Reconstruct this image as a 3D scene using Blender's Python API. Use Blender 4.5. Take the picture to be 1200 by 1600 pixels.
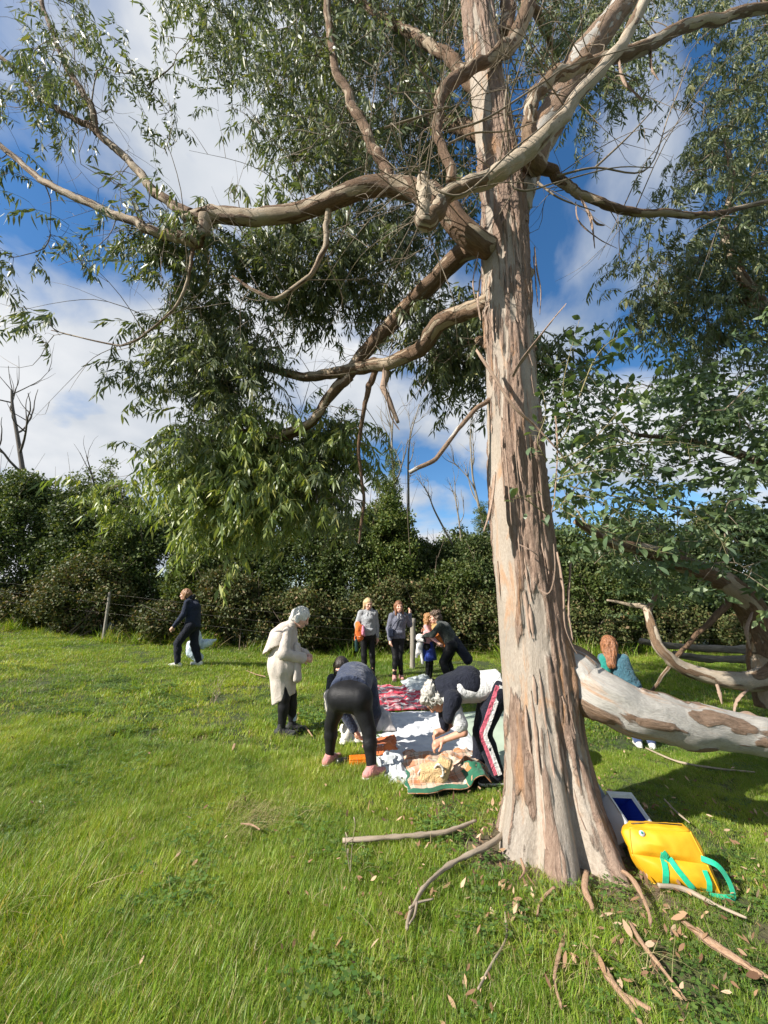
import bpy, bmesh, math, random
import numpy as np
from mathutils import Vector, Matrix, Euler

for _o in list(bpy.data.objects):
    bpy.data.objects.remove(_o)
random.seed(7); RNG = np.random.default_rng(11)
S = bpy.context.scene
COL = S.collection

# ------------------------------------------------------------------ camera
FPX, PITCH, CAMH = 601.0, math.radians(13.6), 1.55
cd = bpy.data.cameras.new('camera'); cam = bpy.data.objects.new('camera', cd); COL.objects.link(cam)
cd.sensor_fit = 'VERTICAL'; cd.sensor_height = 36.0; cd.lens = 36.0*FPX/1600.0
cd.clip_start = 0.05; cd.clip_end = 3000
cam.location = (0, 0, CAMH); cam.rotation_euler = (math.pi/2+PITCH, 0, 0)
S.camera = cam
S.render.resolution_x, S.render.resolution_y = 768, 1024
# ------------------------------------------------------------------ sun, sky, exposure
SUN_EL = math.radians(35); SUN_DIR = Vector((-0.905, -0.425, 0)).normalized()   # towards the sun
SUN_AZ = math.atan2(SUN_DIR.x, SUN_DIR.y)                                       # clockwise from +Y
tosun = Vector((SUN_DIR.x*math.cos(SUN_EL), SUN_DIR.y*math.cos(SUN_EL), math.sin(SUN_EL)))
sl = bpy.data.lights.new('sun', 'SUN'); sun = bpy.data.objects.new('sun', sl); COL.objects.link(sun)
sl.energy = 5.0; sl.angle = math.radians(0.5); sl.color = (1.0, 0.945, 0.86)
sun.rotation_euler = tosun.to_track_quat('Z', 'Y').to_euler(); sun.location = (-8, -4, 9)

W = bpy.data.worlds.new('World'); S.world = W; W.use_nodes = True
wt = W.node_tree; wt.nodes.clear()
def N(t, typ, **kw):
    n = t.nodes.new(typ)
    for k, v in kw.items():
        setattr(n, k, v)
    return n
def build_world():
    L = wt.links.new
    out = N(wt, 'ShaderNodeOutputWorld')
    sky = N(wt, 'ShaderNodeTexSky', sky_type='NISHITA', sun_disc=False, sun_elevation=SUN_EL, sun_rotation=SUN_AZ,
            air_density=1.0, dust_density=0.3, ozone_density=2.5)
    hs = N(wt, 'ShaderNodeHueSaturation'); hs.inputs['Saturation'].default_value = 1.25; hs.inputs['Value'].default_value = 1.0
    L(sky.outputs[0], hs.inputs['Color'])
    b1 = N(wt, 'ShaderNodeBackground'); b1.inputs['Strength'].default_value = 0.09; L(hs.outputs[0], b1.inputs[0])
    tc = N(wt, 'ShaderNodeTexCoord')
    sx = N(wt, 'ShaderNodeSeparateXYZ'); L(tc.outputs['Generated'], sx.inputs[0])
    zz = N(wt, 'ShaderNodeMath', operation='MAXIMUM'); L(sx.outputs['Z'], zz.inputs[0]); zz.inputs[1].default_value = 0.0
    za = N(wt, 'ShaderNodeMath', operation='ADD'); L(zz.outputs[0], za.inputs[0]); za.inputs[1].default_value = 0.33
    dx = N(wt, 'ShaderNodeMath', operation='DIVIDE'); L(sx.outputs['X'], dx.inputs[0]); L(za.outputs[0], dx.inputs[1])
    dy = N(wt, 'ShaderNodeMath', operation='DIVIDE'); L(sx.outputs['Y'], dy.inputs[0]); L(za.outputs[0], dy.inputs[1])
    cx = N(wt, 'ShaderNodeCombineXYZ'); L(dx.outputs[0], cx.inputs['X']); L(dy.outputs[0], cx.inputs['Y']); cx.inputs['Z'].default_value = CLOUD_SEED
    n1 = N(wt, 'ShaderNodeTexNoise'); n1.inputs['Scale'].default_value = 2.0; n1.inputs['Detail'].default_value = 9; n1.inputs['Roughness'].default_value = 0.5
    n1.inputs['Distortion'].default_value = 0.25
    L(cx.outputs[0], n1.inputs['Vector'])
    r1 = N(wt, 'ShaderNodeValToRGB'); r1.color_ramp.elements[0].position = 0.40; r1.color_ramp.elements[1].position = 0.525
    L(n1.outputs['Fac'], r1.inputs[0])
    n2 = N(wt, 'ShaderNodeTexNoise'); n2.inputs['Scale'].default_value = 2.1; n2.inputs['Detail'].default_value = 7; L(cx.outputs[0], n2.inputs['Vector'])
    r2 = N(wt, 'ShaderNodeValToRGB'); e = r2.color_ramp.elements
    e[0].position = 0.33; e[0].color = (0.46, 0.53, 0.63, 1); e[1].position = 0.62; e[1].color = (0.86, 0.88, 0.91, 1)
    L(n2.outputs['Fac'], r2.inputs[0])
    b2 = N(wt, 'ShaderNodeBackground'); b2.inputs['Strength'].default_value = 0.52; L(r2.outputs[0], b2.inputs[0])
    mx = N(wt, 'ShaderNodeMixShader'); L(r1.outputs[0], mx.inputs[0]); L(b1.outputs[0], mx.inputs[1]); L(b2.outputs[0], mx.inputs[2])
    L(mx.outputs[0], out.inputs[0])
CLOUD_SEED = 1.3
build_world()
S.view_settings.view_transform = 'Standard'; S.view_settings.look = 'None'
S.view_settings.exposure = 0.95; S.view_settings.gamma = 1.0; S.view_settings.use_curve_mapping = False

# ------------------------------------------------------------------ maths helpers
cp, sp = math.cos(PITCH), math.sin(PITCH)
def ray(px, py):
    u, v = (px-600)/FPX, (800-py)/FPX
    return np.array([u, cp-v*sp, sp+v*cp])
def at(px, py, Y):                       # a point of the place seen at a pixel, at world distance Y
    d = ray(px, py); t = Y/d[1]
    return np.array([d[0]*t, Y, CAMH+d[2]*t])
def depth_of(p):
    return p[1]*cp+(p[2]-CAMH)*sp
def sstep(a, b, x):
    t = np.clip((x-a)/(b-a), 0, 1); return t*t*(3-2*t)
def _h(ix, iy, iz, seed):
    n = (ix*73856093) ^ (iy*19349663) ^ (iz*83492791) ^ (seed*974711)
    n = n & 0xffffffff; n = ((n ^ (n >> 15))*2246822519) & 0xffffffff
    n = ((n ^ (n >> 13))*3266489917) & 0xffffffff; n = n ^ (n >> 16)
    return (n & 0xffffff)/float(0xffffff)
def vnoise(x, y, z, seed=0):             # value noise, -1..1
    x, y, z = np.broadcast_arrays(np.asarray(x, float), np.asarray(y, float), np.asarray(z, float))
    ix, iy, iz = np.floor(x).astype(np.int64), np.floor(y).astype(np.int64), np.floor(z).astype(np.int64)
    fx, fy, fz = x-ix, y-iy, z-iz
    fx, fy, fz = fx*fx*(3-2*fx), fy*fy*(3-2*fy), fz*fz*(3-2*fz)
    r = 0
    for a in (0, 1):
        for b in (0, 1):
            for c in (0, 1):
                r = r+_h(ix+a, iy+b, iz+c, seed)*(fx if a else 1-fx)*(fy if b else 1-fy)*(fz if c else 1-fz)
    return r*2-1
def fbm(x, y, z, o=3, seed=0):
    r, a, f, s = 0, 1.0, 1.0, 0
    for i in range(o):
        r = r+a*vnoise(np.asarray(x)*f, np.asarray(y)*f, np.asarray(z)*f, seed+i*17); s += a; a *= .5; f *= 2.03
    return r/s
def gz(x, y):                            # terrain height: rises to the left and gently towards the hedge
    x = np.asarray(x, float); y = np.asarray(y, float)
    l = np.maximum(0, -x-0.4); far = np.maximum(0, y-6.5)
    h = 0.075*l*l/(l+1.0)*sstep(0, 6, y) + 0.04*far*far/(far+1.5)
    h = h + 0.035*fbm(x*.55, y*.55, 0*x, 3, 5)*sstep(1.5, 4, np.hypot(x, y)) + 0.012*fbm(x*2.4, y*2.4, 0*x, 2, 9)
    hd = np.hypot(x, y)
    return h*(1-sstep(25, 60, hd))+0.5*sstep(25, 60, hd)
def hit(px, py):
    d = ray(px, py); t = 1.0
    for i in range(60):
        p = np.array([0, 0, CAMH])+d*t
        e = p[2]-gz(p[0], p[1])
        t += e/max(0.12, -d[2]+0.05)*0.8
        if abs(e) < 1e-4: break
    p = np.array([0, 0, CAMH])+d*t; p[2] = float(gz(p[0], p[1]))
    return p

# ------------------------------------------------------------------ object helpers
def tag(o, label=None, cat=None, group=None, kind=None):
    if label: o['label'] = label
    if cat: o['category'] = cat
    if group: o['group'] = group
    if kind: o['kind'] = kind
    return o
def empty(name, loc=(0, 0, 0), rz=0, **kw):
    o = bpy.data.objects.new(name, None); COL.objects.link(o); o.location = loc; o.rotation_euler = (0, 0, rz)
    o.empty_display_size = 0.1
    return tag(o, **kw)
def mk(name, V, F, m, parent=None, smooth=True, attrs=None, loc=None, keep_world=False):
    me = bpy.data.meshes.new(name)
    V = np.asarray(V, float).reshape(-1, 3)
    if isinstance(F, np.ndarray): F = F.tolist()
    me.from_pydata(V.tolist(), [], F); me.update()
    if m is not None:
        for mm in (m if isinstance(m, (list, tuple)) else [m]): me.materials.append(mm)
    if smooth: me.polygons.foreach_set('use_smooth', [True]*len(me.polygons))
    for k, a in (attrs or {}).items():
        a = np.asarray(a, float)
        if a.ndim == 2:
            at_ = me.attributes.new(k, 'FLOAT_VECTOR', 'POINT'); at_.data.foreach_set('vector', a.ravel())
        else:
            at_ = me.attributes.new(k, 'FLOAT', 'POINT'); at_.data.foreach_set('value', a)
    o = bpy.data.objects.new(name, me); COL.objects.link(o)
    if parent is not None:
        o.parent = parent
        if keep_world: o.matrix_parent_inverse = parent.matrix_basis.inverted()
    if loc is not None: o.location = loc
    return o
class MB:                                # collects geometry (with attributes) for one mesh
    def __init__(s): s.V = []; s.F = []; s.A = {}; s.n = 0
    def add(s, V, F, **A):
        V = np.asarray(V, float).reshape(-1, 3)
        for f in F: s.F.append([int(i)+s.n for i in f])
        for k, a in A.items(): s.A.setdefault(k, []).append(np.asarray(a, float))
        s.V.append(V); s.n += len(V)
    def obj(s, name, m, parent=None, smooth=True, **kw):
        return mk(name, np.concatenate(s.V), s.F, m, parent, smooth, {k: np.concatenate(a) for k, a in s.A.items()}, **kw)
def catmull(P, n):
    P = np.asarray(P, float); m = len(P)
    if m == 2: return P[0]+(P[1]-P[0])*np.linspace(0, 1, n)[:, None]
    Q = np.vstack([2*P[0]-P[1], P, 2*P[-1]-P[-2]])
    u = np.linspace(0, m-1, n); i = np.minimum(u.astype(int), m-2); t = (u-i)[:, None]
    a, b, c, d = Q[i], Q[i+1], Q[i+2], Q[i+3]
    return 0.5*(2*b+(c-a)*t+(2*a-5*b+4*c-d)*t*t+(3*b-a-3*c+d)*t**3)
def frames(P):
    T = np.gradient(P, axis=0); T /= np.linalg.norm(T, axis=1)[:, None]+1e-12
    up = np.array([0, 0, 1.0]) if abs(T[0][2]) < .9 else np.array([1.0, 0, 0])
    n = np.cross(T[0], up); n /= np.linalg.norm(n); Ns = []
    for t in T:
        n = n-t*np.dot(n, t); n /= np.linalg.norm(n)+1e-12; Ns.append(n)
    Ns = np.array(Ns); return T, Ns, np.cross(T, Ns)
def sweep(P, R, ns=10, cap=True, disp=None):
    P = np.asarray(P, float); R = np.asarray(R, float); n = len(P)
    T, A, B = frames(P)
    s = np.concatenate([[0], np.cumsum(np.linalg.norm(np.diff(P, axis=0), axis=1))])
    th = np.linspace(0, 2*math.pi, ns, endpoint=False)
    c, sn = np.cos(th), np.sin(th)
    bark = np.stack([np.broadcast_to(c[None]*R.max(), (n, ns)), np.broadcast_to(sn[None]*R.max(), (n, ns)), np.broadcast_to(s[:, None], (n, ns))], -1)
    rr = np.broadcast_to(R[:, None], (n, ns)).copy()
    if disp is not None: rr = rr+disp(bark)
    V = P[:, None]+A[:, None]*(c[None]*rr)[..., None]+B[:, None]*(sn[None]*rr)[..., None]
    idx = np.arange(n*ns).reshape(n, ns)
    a, b = idx[:-1], np.roll(idx[:-1], -1, 1); d, e = idx[1:], np.roll(idx[1:], -1, 1)
    F = np.stack([a, b, e, d], -1).reshape(-1, 4).tolist()
    V = V.reshape(-1, 3); bark = bark.reshape(-1, 3)
    if cap:
        F.append(idx[0][::-1].tolist()); F.append(idx[-1].tolist())
    return V, F, bark
def in_poly(px, py, poly):
    px = np.asarray(px, float); py = np.asarray(py, float); r = np.zeros(px.shape, bool); n = len(poly)
    for i in range(n):
        x1, y1 = poly[i]; x2, y2 = poly[(i+1) % n]
        c = ((y1 > py) != (y2 > py))
        with np.errstate(divide='ignore', invalid='ignore'):
            xi = (x2-x1)*(py-y1)/((y2-y1) if y2 != y1 else 1e-9)+x1
        r ^= c & (px < xi)
    return r

# ------------------------------------------------------------------ materials
def newmat(name):
    m = bpy.data.materials.new(name); m.use_nodes = True; t = m.node_tree
    b = t.nodes['Principled BSDF']; return m, t, b
def attr(t, name, kind='GEOMETRY'):
    n = t.nodes.new('ShaderNodeAttribute'); n.attribute_name = name; n.attribute_type = kind; return n
def noise_tex(t, vec, scale, detail=4, rough=.55, dist=0):
    n = t.nodes.new('ShaderNodeTexNoise'); n.inputs['Scale'].default_value = scale; n.inputs['Detail'].default_value = detail
    n.inputs['Roughness'].default_value = rough; n.inputs['Distortion'].default_value = dist
    if vec is not None: t.links.new(vec, n.inputs['Vector'])
    return n
def ramp(t, fac, stops):
    n = t.nodes.new('ShaderNodeValToRGB'); e = n.color_ramp.elements
    while len(e) < len(stops): e.new(0.5)
    for i, (p, c) in enumerate(stops):
        e[i].position = p; e[i].color = (c, c, c, 1) if not hasattr(c, '__len__') else (*c, 1)
    t.links.new(fac, n.inputs[0]); return n
def mixc(t, fac, a, b, mode='MIX'):
    n = t.nodes.new('ShaderNodeMix'); n.data_type = 'RGBA'; n.blend_type = mode
    for sock, v in ((n.inputs[0], fac), (n.inputs[6], a), (n.inputs[7], b)):
        if hasattr(v, 'links'): t.links.new(v, sock)
        elif hasattr(v, '__len__'): sock.default_value = (*v, 1)
        else: sock.default_value = v
    return n.outputs[2]
def vmul(t, vec, s):
    n = t.nodes.new('ShaderNodeVectorMath'); n.operation = 'MULTIPLY'; t.links.new(vec, n.inputs[0]); n.inputs[1].default_value = s; return n.outputs[0]
def math_(t, op, a, b=None):
    n = t.nodes.new('ShaderNodeMath'); n.operation = op
    for i, v in enumerate((a, b)):
        if v is None: continue
        if hasattr(v, 'links'): t.links.new(v, n.inputs[i])
        else: n.inputs[i].default_value = v
    return n.outputs[0]
def bump(t, b, h, strength=.4, dist=.01):
    n = t.nodes.new('ShaderNodeBump'); n.inputs['Strength'].default_value = strength; n.inputs['Distance'].default_value = dist
    t.links.new(h, n.inputs['Height']); t.links.new(n.outputs[0], b.inputs['Normal']); return n
def cloth(name, col, col2=None, rough=.85, scale=30, weave=900, bumpd=.002, sheen=.2, crease=.7):
    m, t, b = newmat(name); tc = t.nodes.new('ShaderNodeTexCoord')
    n = noise_tex(t, tc.outputs['Object'], scale, 5)
    c2 = col2 or tuple(min(1, c*1.35+.004) for c in col)
    r = ramp(t, n.outputs['Fac'], [(.3, col), (.7, c2)]); t.links.new(r.outputs[0], b.inputs['Base Color'])
    b.inputs['Roughness'].default_value = rough; b.inputs['Sheen Weight'].default_value = sheen
    b.inputs['Specular IOR Level'].default_value = .25
    n2 = noise_tex(t, tc.outputs['Object'], weave, 2)
    n3 = noise_tex(t, tc.outputs['Object'], 13, 3, .55, 1.6); n4 = math_(t, 'ABSOLUTE', math_(t, 'SUBTRACT', n3.outputs['Fac'], .5))
    bb = bump(t, b, n2.outputs['Fac'], .35, bumpd); b3 = t.nodes.new('ShaderNodeBump'); b3.inputs['Strength'].default_value = crease; b3.inputs['Distance'].default_value = .045
    t.links.new(n4, b3.inputs['Height']); t.links.new(b3.outputs[0], bb.inputs['Normal'])
    return m
def skin(name, col):
    m, t, b = newmat(name); tc = t.nodes.new('ShaderNodeTexCoord')
    n = noise_tex(t, tc.outputs['Object'], 22, 4)
    r = ramp(t, n.outputs['Fac'], [(.3, col), (.75, (col[0]*1.06, col[1]*.86, col[2]*.8))]); t.links.new(r.outputs[0], b.inputs['Base Color'])
    b.inputs['Roughness'].default_value = .5; b.inputs['Subsurface Weight'].default_value = .08; b.inputs['Subsurface Radius'].default_value = (.02, .008, .004)
    return m
def hairmat(name, c1, c2):
    m, t, b = newmat(name); tc = t.nodes.new('ShaderNodeTexCoord')
    n = noise_tex(t, vmul(t, tc.outputs['Object'], (90, 90, 9)), 1.0, 4, .6, .6)
    r = ramp(t, n.outputs['Fac'], [(.32, c1), (.68, c2)]); t.links.new(r.outputs[0], b.inputs['Base Color'])
    b.inputs['Roughness'].default_value = .42; bump(t, b, n.outputs['Fac'], .9, .012); return m
def leafmat(name, stops, trans, back=None, rough=.42, tw=.32, tint=True, spec=.5, hue=0.0):
    m, t, b = newmat(name)
    oi = t.nodes.new('ShaderNodeObjectInfo')
    lf = attr(t, 'lf')                                    # per-leaf random number
    f = math_(t, 'FRACT', math_(t, 'ADD', lf.outputs['Fac'], oi.outputs['Random']))
    r = ramp(t, f, stops); col = r.outputs[0]
    if tint:
        ti = attr(t, 'tint', 'INSTANCER')
        hs = t.nodes.new('ShaderNodeHueSaturation'); t.links.new(col, hs.inputs['Color'])
        t.links.new(math_(t, 'ADD', ti.outputs['Fac'], 0.5), hs.inputs['Value']); col = hs.outputs[0]
        if hue: t.links.new(math_(t, 'ADD', math_(t, 'MULTIPLY', math_(t, 'SUBTRACT', ti.outputs['Fac'], .5), -hue), .5), hs.inputs['Hue'])
    t.links.new(col, b.inputs['Base Color'])
    b.inputs['Roughness'].default_value = rough; b.inputs['Specular IOR Level'].default_value = spec
    tr = t.nodes.new('ShaderNodeBsdfTranslucent')
    t.links.new(mixc(t, 1.0, col, trans, 'MULTIPLY'), tr.inputs[0])
    mx = t.nodes.new('ShaderNodeMixShader'); mx.inputs[0].default_value = tw
    t.links.new(b.outputs[0], mx.inputs[1]); t.links.new(tr.outputs[0], mx.inputs[2])
    t.links.new(mx.outputs[0], t.nodes['Material Output'].inputs[0]); return m

# ------------------------------------------------------------------ scattering (one object, geometry nodes)
def scatter(name, P, rot, scl, idx, sources, tint, m=None, parent=None):
    n = len(P); me = bpy.data.meshes.new(name); me.vertices.add(n); me.vertices.foreach_set('co', np.asarray(P, float).ravel())
    a = me.attributes.new('rot', 'FLOAT_VECTOR', 'POINT'); a.data.foreach_set('vector', np.asarray(rot, float).ravel())
    a = me.attributes.new('scl', 'FLOAT_VECTOR', 'POINT'); s3 = np.asarray(scl, float)
    if s3.ndim == 1: s3 = np.repeat(s3[:, None], 3, 1)
    a.data.foreach_set('vector', s3.ravel())
    a = me.attributes.new('pick', 'INT', 'POINT'); a.data.foreach_set('value', np.asarray(idx, np.int32))
    a = me.attributes.new('tint', 'FLOAT', 'POINT'); a.data.foreach_set('value', np.asarray(tint, float))
    o = bpy.data.objects.new(name, me); COL.objects.link(o)
    if parent is not None: o.parent = parent; o.matrix_parent_inverse = parent.matrix_basis.inverted()
    g = bpy.data.node_groups.new(name+'_nodes', 'GeometryNodeTree')
    g.interface.new_socket('Geometry', in_out='INPUT', socket_type='NodeSocketGeometry')
    g.interface.new_socket('Geometry', in_out='OUTPUT', socket_type='NodeSocketGeometry')
    gi, go = g.nodes.new('NodeGroupInput'), g.nodes.new('NodeGroupOutput'); L = g.links.new
    jn = g.nodes.new('GeometryNodeJoinGeometry')
    for s in sources:
        oi = g.nodes.new('GeometryNodeObjectInfo'); oi.inputs['Object'].default_value = s; oi.inputs['As Instance'].default_value = True
        L(oi.outputs['Geometry'], jn.inputs[0])
    mp = g.nodes.new('GeometryNodeMeshToPoints'); L(gi.outputs[0], mp.inputs[0])
    ip = g.nodes.new('GeometryNodeInstanceOnPoints'); L(mp.outputs[0], ip.inputs['Points']); L(jn.outputs[0], ip.inputs['Instance'])
    ip.inputs['Pick Instance'].default_value = True
    def na(nm, ty):
        k = g.nodes.new('GeometryNodeInputNamedAttribute'); k.data_type = ty; k.inputs['Name'].default_value = nm; return k.outputs['Attribute']
    er = g.nodes.new('FunctionNodeEulerToRotation'); L(na('rot', 'FLOAT_VECTOR'), er.inputs[0]); L(er.outputs[0], ip.inputs['Rotation'])
    L(na('scl', 'FLOAT_VECTOR'), ip.inputs['Scale']); L(na('pick', 'INT'), ip.inputs['Instance Index'])
    L(ip.outputs[0], go.inputs[0])
    md = o.modifiers.new('scatter', 'NODES'); md.node_group = g
    return o
def source(name, mb, m):                 # a mesh that is only ever scattered (never linked itself)
    o = mb.obj(name, m); COL.objects.unlink(o); return o
GN = (27000, 6000, 15500, 4300); HN = 620
CN = (200, 72, 85, 24, 55, 48, 24, 16, 26, 100, 190, 110, 10)
S.cycles.max_bounces = 6; S.cycles.diffuse_bounces = 3; S.cycles.glossy_bounces = 2; S.cycles.transmission_bounces = 4; S.cycles.transparent_max_bounces = 4
# ================================================================== GROUND
def ground_mat():
    m, t, b = newmat('meadow_soil'); tc = t.nodes.new('ShaderNodeTexCoord')
    n = noise_tex(t, tc.outputs['Object'], 1.1, 6, .6); n2 = noise_tex(t, tc.outputs['Object'], 26, 5, .65)
    r = ramp(t, n.outputs['Fac'], [(.3, (.035, .055, .012)), (.55, (.06, .085, .02)), (.75, (.085, .08, .03))])
    r2 = ramp(t, n2.outputs['Fac'], [(.35, (.35, .35, .3)), (.7, (1.2, 1.2, 1.0))])
    t.links.new(mixc(t, 1.0, r.outputs[0], r2.outputs[0], 'MULTIPLY'), b.inputs['Base Color'])
    sx = t.nodes.new('ShaderNodeVectorMath'); sx.operation = 'DISTANCE'; t.links.new(tc.outputs['Object'], sx.inputs[0]); sx.inputs[1].default_value = (1.25, 2.7, 0)
    soil = ramp(t, math_(t, 'ADD', sx.outputs['Value'], math_(t, 'MULTIPLY', math_(t, 'SUBTRACT', noise_tex(t, tc.outputs['Object'], 2.2, 4).outputs['Fac'], .5), 2.2)), [(.35, .9), (1.0, 0.0)])
    old = b.inputs['Base Color'].links[0].from_socket
    t.links.new(mixc(t, soil.outputs[0], old, mixc(t, n2.outputs['Fac'], (.07, .045, .028), (.20, .145, .095))), b.inputs['Base Color'])
    b.inputs['Roughness'].default_value = .95; bump(t, b, n2.outputs['Fac'], .8, .03); return m
def axis_pts(n, lim, p=2.6):
    u = np.linspace(-1, 1, n); return np.sign(u)*np.abs(u)**p*lim
gx = axis_pts(241, 1500, 3.4); gy = axis_pts(241, 1500, 3.4)+4
GX, GY = np.meshgrid(gx, gy, indexing='ij')
gi_ = np.arange(GX.size).reshape(GX.shape)
GF = np.stack([gi_[:-1, :-1], gi_[1:, :-1], gi_[1:, 1:], gi_[:-1, 1:]], -1).reshape(-1, 4)
tag(mk('ground', np.stack([GX, GY, gz(GX, GY)], -1).reshape(-1, 3), GF, ground_mat()), kind='structure')

# far wooded hill behind the hedge
hm, ht, hb = newmat('far_wood'); htc = ht.nodes.new('ShaderNodeTexCoord')
hn = noise_tex(ht, htc.outputs['Object'], .16, 8, .7)
ht.links.new(ramp(ht, hn.outputs['Fac'], [(.3, (.015, .028, .016)), (.7, (.06, .085, .04))]).outputs[0], hb.inputs['Base Color']); hb.inputs['Roughness'].default_value = 1
bump(ht, hb, hn.outputs['Fac'], 1, 6)
hu = np.linspace(-420, 420, 160); hv = np.linspace(0, 1, 24); HU, HV = np.meshgrid(hu, hv, indexing='ij')
hz = np.sin(HV*math.pi*.5)*(22+9*fbm(HU*.008, HU*0, HU*0, 3, 3))+2.2*fbm(HU*.12, HV*14, HU*0, 3, 8)*HV-2
hidx = np.arange(HU.size).reshape(HU.shape)
tag(mk('hill', np.stack([HU, 230+HV*120, hz], -1).reshape(-1, 3), np.stack([hidx[:-1, :-1], hidx[1:, :-1], hidx[1:, 1:], hidx[:-1, 1:]], -1).reshape(-1, 4), hm), kind='structure')

# ================================================================== picnic cloth outlines (also keep the grass off them)
def gp(*pts): return [tuple(hit(x, y)) for x, y in pts]
CLOTHS = {
 'red':    gp((556, 1077), (688, 1078), (706, 1111), (566, 1116)),
 'sheet':  gp((572, 1117), (704, 1116), (782, 1216), (596, 1192)),
 'mint':   gp((706, 1117), (800, 1112), (842, 1196), (786, 1222)),
 'tartan': gp((622, 1184), (742, 1180), (772, 1238), (640, 1252)),
 'fringe': gp((580, 1172), (628, 1176), (636, 1226), (590, 1212)),
}
TREE = np.array([1.15, 3.02])

# ================================================================== GRASS
def blade(mb, x, y, L, w, lean, az, curl, seg=3, lf=0):
    d = np.array([math.cos(az), math.sin(az)]); n = np.array([-d[1], d[0]])
    V = []; px, pz, a = 0.0, 0.0, lean
    for i in range(seg+1):
        ww = w*(1-(i/seg)**1.6)
        c = np.array([x+d[0]*px, y+d[1]*px, pz])
        if i < seg: V += [c+np.array([n[0]*ww, n[1]*ww, 0]), c-np.array([n[0]*ww, n[1]*ww, 0])]
        else: V.append(c)
        px += math.sin(a)*L/seg; pz += math.cos(a)*L/seg; a += curl/seg
    F = [[2*i, 2*i+1, 2*i+3, 2*i+2] for i in range(seg-1)]+[[2*seg-2, 2*seg-1, 2*seg]]
    mb.add(V, F, lf=[lf]*len(V))
def tuft(n, R, Lr, wr, wind=.35, straw=0):
    mb = MB()
    for i in range(n):
        a = random.random()*6.283; r = R*math.sqrt(random.random())
        az = random.gauss(2.9, .9) if random.random() < .55 else random.random()*6.283
        blade(mb, r*math.cos(a), r*math.sin(a), random.uniform(*Lr), random.uniform(*wr), abs(random.gauss(wind, .3)), az, random.uniform(.3, 1.5), 3, random.random())
    return mb
GRASS_M = leafmat('grass_blade', [(0, (.095, .20, .013)), (.3, (.165, .29, .02)), (.65, (.255, .365, .034)), (.84, (.31, .37, .06)), (.92, (.38, .33, .14)), (1, (.46, .38, .2))], (1.4, 1.25, .5), rough=.45, tw=.38, spec=.4, hue=.07)
STRAW_M = leafmat('dry_grass', [(0, (.36, .29, .14)), (.5, (.46, .38, .2)), (1, (.28, .22, .1))], (1, .9, .6), rough=.7, tw=.2)
fine = [source('grass_tuft', tuft(80, .10, (.035, .095), (.0011, .0022)), GRASS_M) for _ in range(5)]
tall = [source('grass_tall_tuft', tuft(60, .075, (.09, .20), (.0013, .0026), .55), GRASS_M) for _ in range(3)]
coarse = [source('grass_far_tuft', tuft(70, .19, (.035, .095), (.0026, .005)), GRASS_M) for _ in range(4)]
strw = [source('straw_tuft', tuft(9, .12, (.12, .3), (.0009, .0018), 1.25), STRAW_M) for _ in range(4)]
def frustum_pts(n, y0, y1, pad=.35):
    out = []
    while sum(len(o) for o in out) < n:
        y = np.sqrt(RNG.uniform(y0*y0, y1*y1, n)); hw = y*1.0+pad
        x = RNG.uniform(-1, 1, n)*hw; out.append(np.stack([x, y], 1))
    return np.concatenate(out)[:n]
def keep_off(P, shrink=0.0):
    k = np.ones(len(P), bool)
    for q in CLOTHS.values(): k &= ~in_poly(P[:, 0], P[:, 1], [(c[0], c[1]) for c in q])
    k &= np.hypot(P[:, 0]-TREE[0], P[:, 1]-TREE[1]) > .36
    return k
def grass_layer(n, y0, y1, srcs, smin, smax, base_tint, thin=0.0):
    P = frustum_pts(n, y0, y1); k = keep_off(P)
    if thin:                                                   # bare, trodden earth close round the trunk
        d = np.hypot(P[:, 0]-TREE[0], P[:, 1]-TREE[1]+.25); bare = sstep(1.5, .35, d)*.75+.25*sstep(2.6, 1, d)
        k &= RNG.random(len(P)) > bare*(.65+.5*fbm(P[:, 0]*3, P[:, 1]*3, P[:, 0]*0, 2, 31))*thin
    k &= ~((fbm(P[:, 0]*2.3, P[:, 1]*2.3, P[:, 0]*0, 3, 57) < -.2) & (RNG.random(len(P)) < .6))      # thin, hollow patches
    P = P[k]; x, y = P[:, 0], P[:, 1]; n = len(P)
    lush = fbm(x*.9, y*.9, x*0, 3, 21); fineN = fbm(x*3.1, y*3.1, x*0, 2, 23)
    sc = smin+(smax-smin)*np.clip(.5+.7*lush+.35*fineN, 0, 1); sc = sc*RNG.uniform(.75, 1.25, n)
    rightward = sstep(-.2, 1.8, x)*sstep(7, 3, y)              # shorter, drier turf under the tree
    sc *= .86-.42*rightward
    s3 = np.stack([sc*RNG.uniform(.8, 1.25, n), sc*RNG.uniform(.8, 1.25, n), sc*RNG.uniform(.7, 1.2, n)], 1)
    rot = np.stack([RNG.normal(0, .1, n), RNG.normal(0, .1, n), np.where(RNG.random(n) < .5, RNG.normal(0, .6, n), RNG.uniform(0, 6.28, n))], 1)
    tint = base_tint+.34*fbm(x*.7, y*.7, x*0, 3, 41)+.22*fineN-.06*rightward
    return np.stack([x, y, gz(x, y)-.008], 1), rot, s3, RNG.integers(0, len(srcs), n), tint
def merge_layers(layers):
    P, R, SC, I, T, src, off = [], [], [], [], [], [], 0
    for (p, r, s, i, t), sr in layers:
        P.append(p); R.append(r); SC.append(s); I.append(i+off); T.append(t); src += sr; off += len(sr)
    # Join Geometry keeps reverse order of links in some builds; alike sources make that harmless
    return np.concatenate(P), np.concatenate(R), np.concatenate(SC), np.concatenate(I), src, np.concatenate(T)
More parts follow.
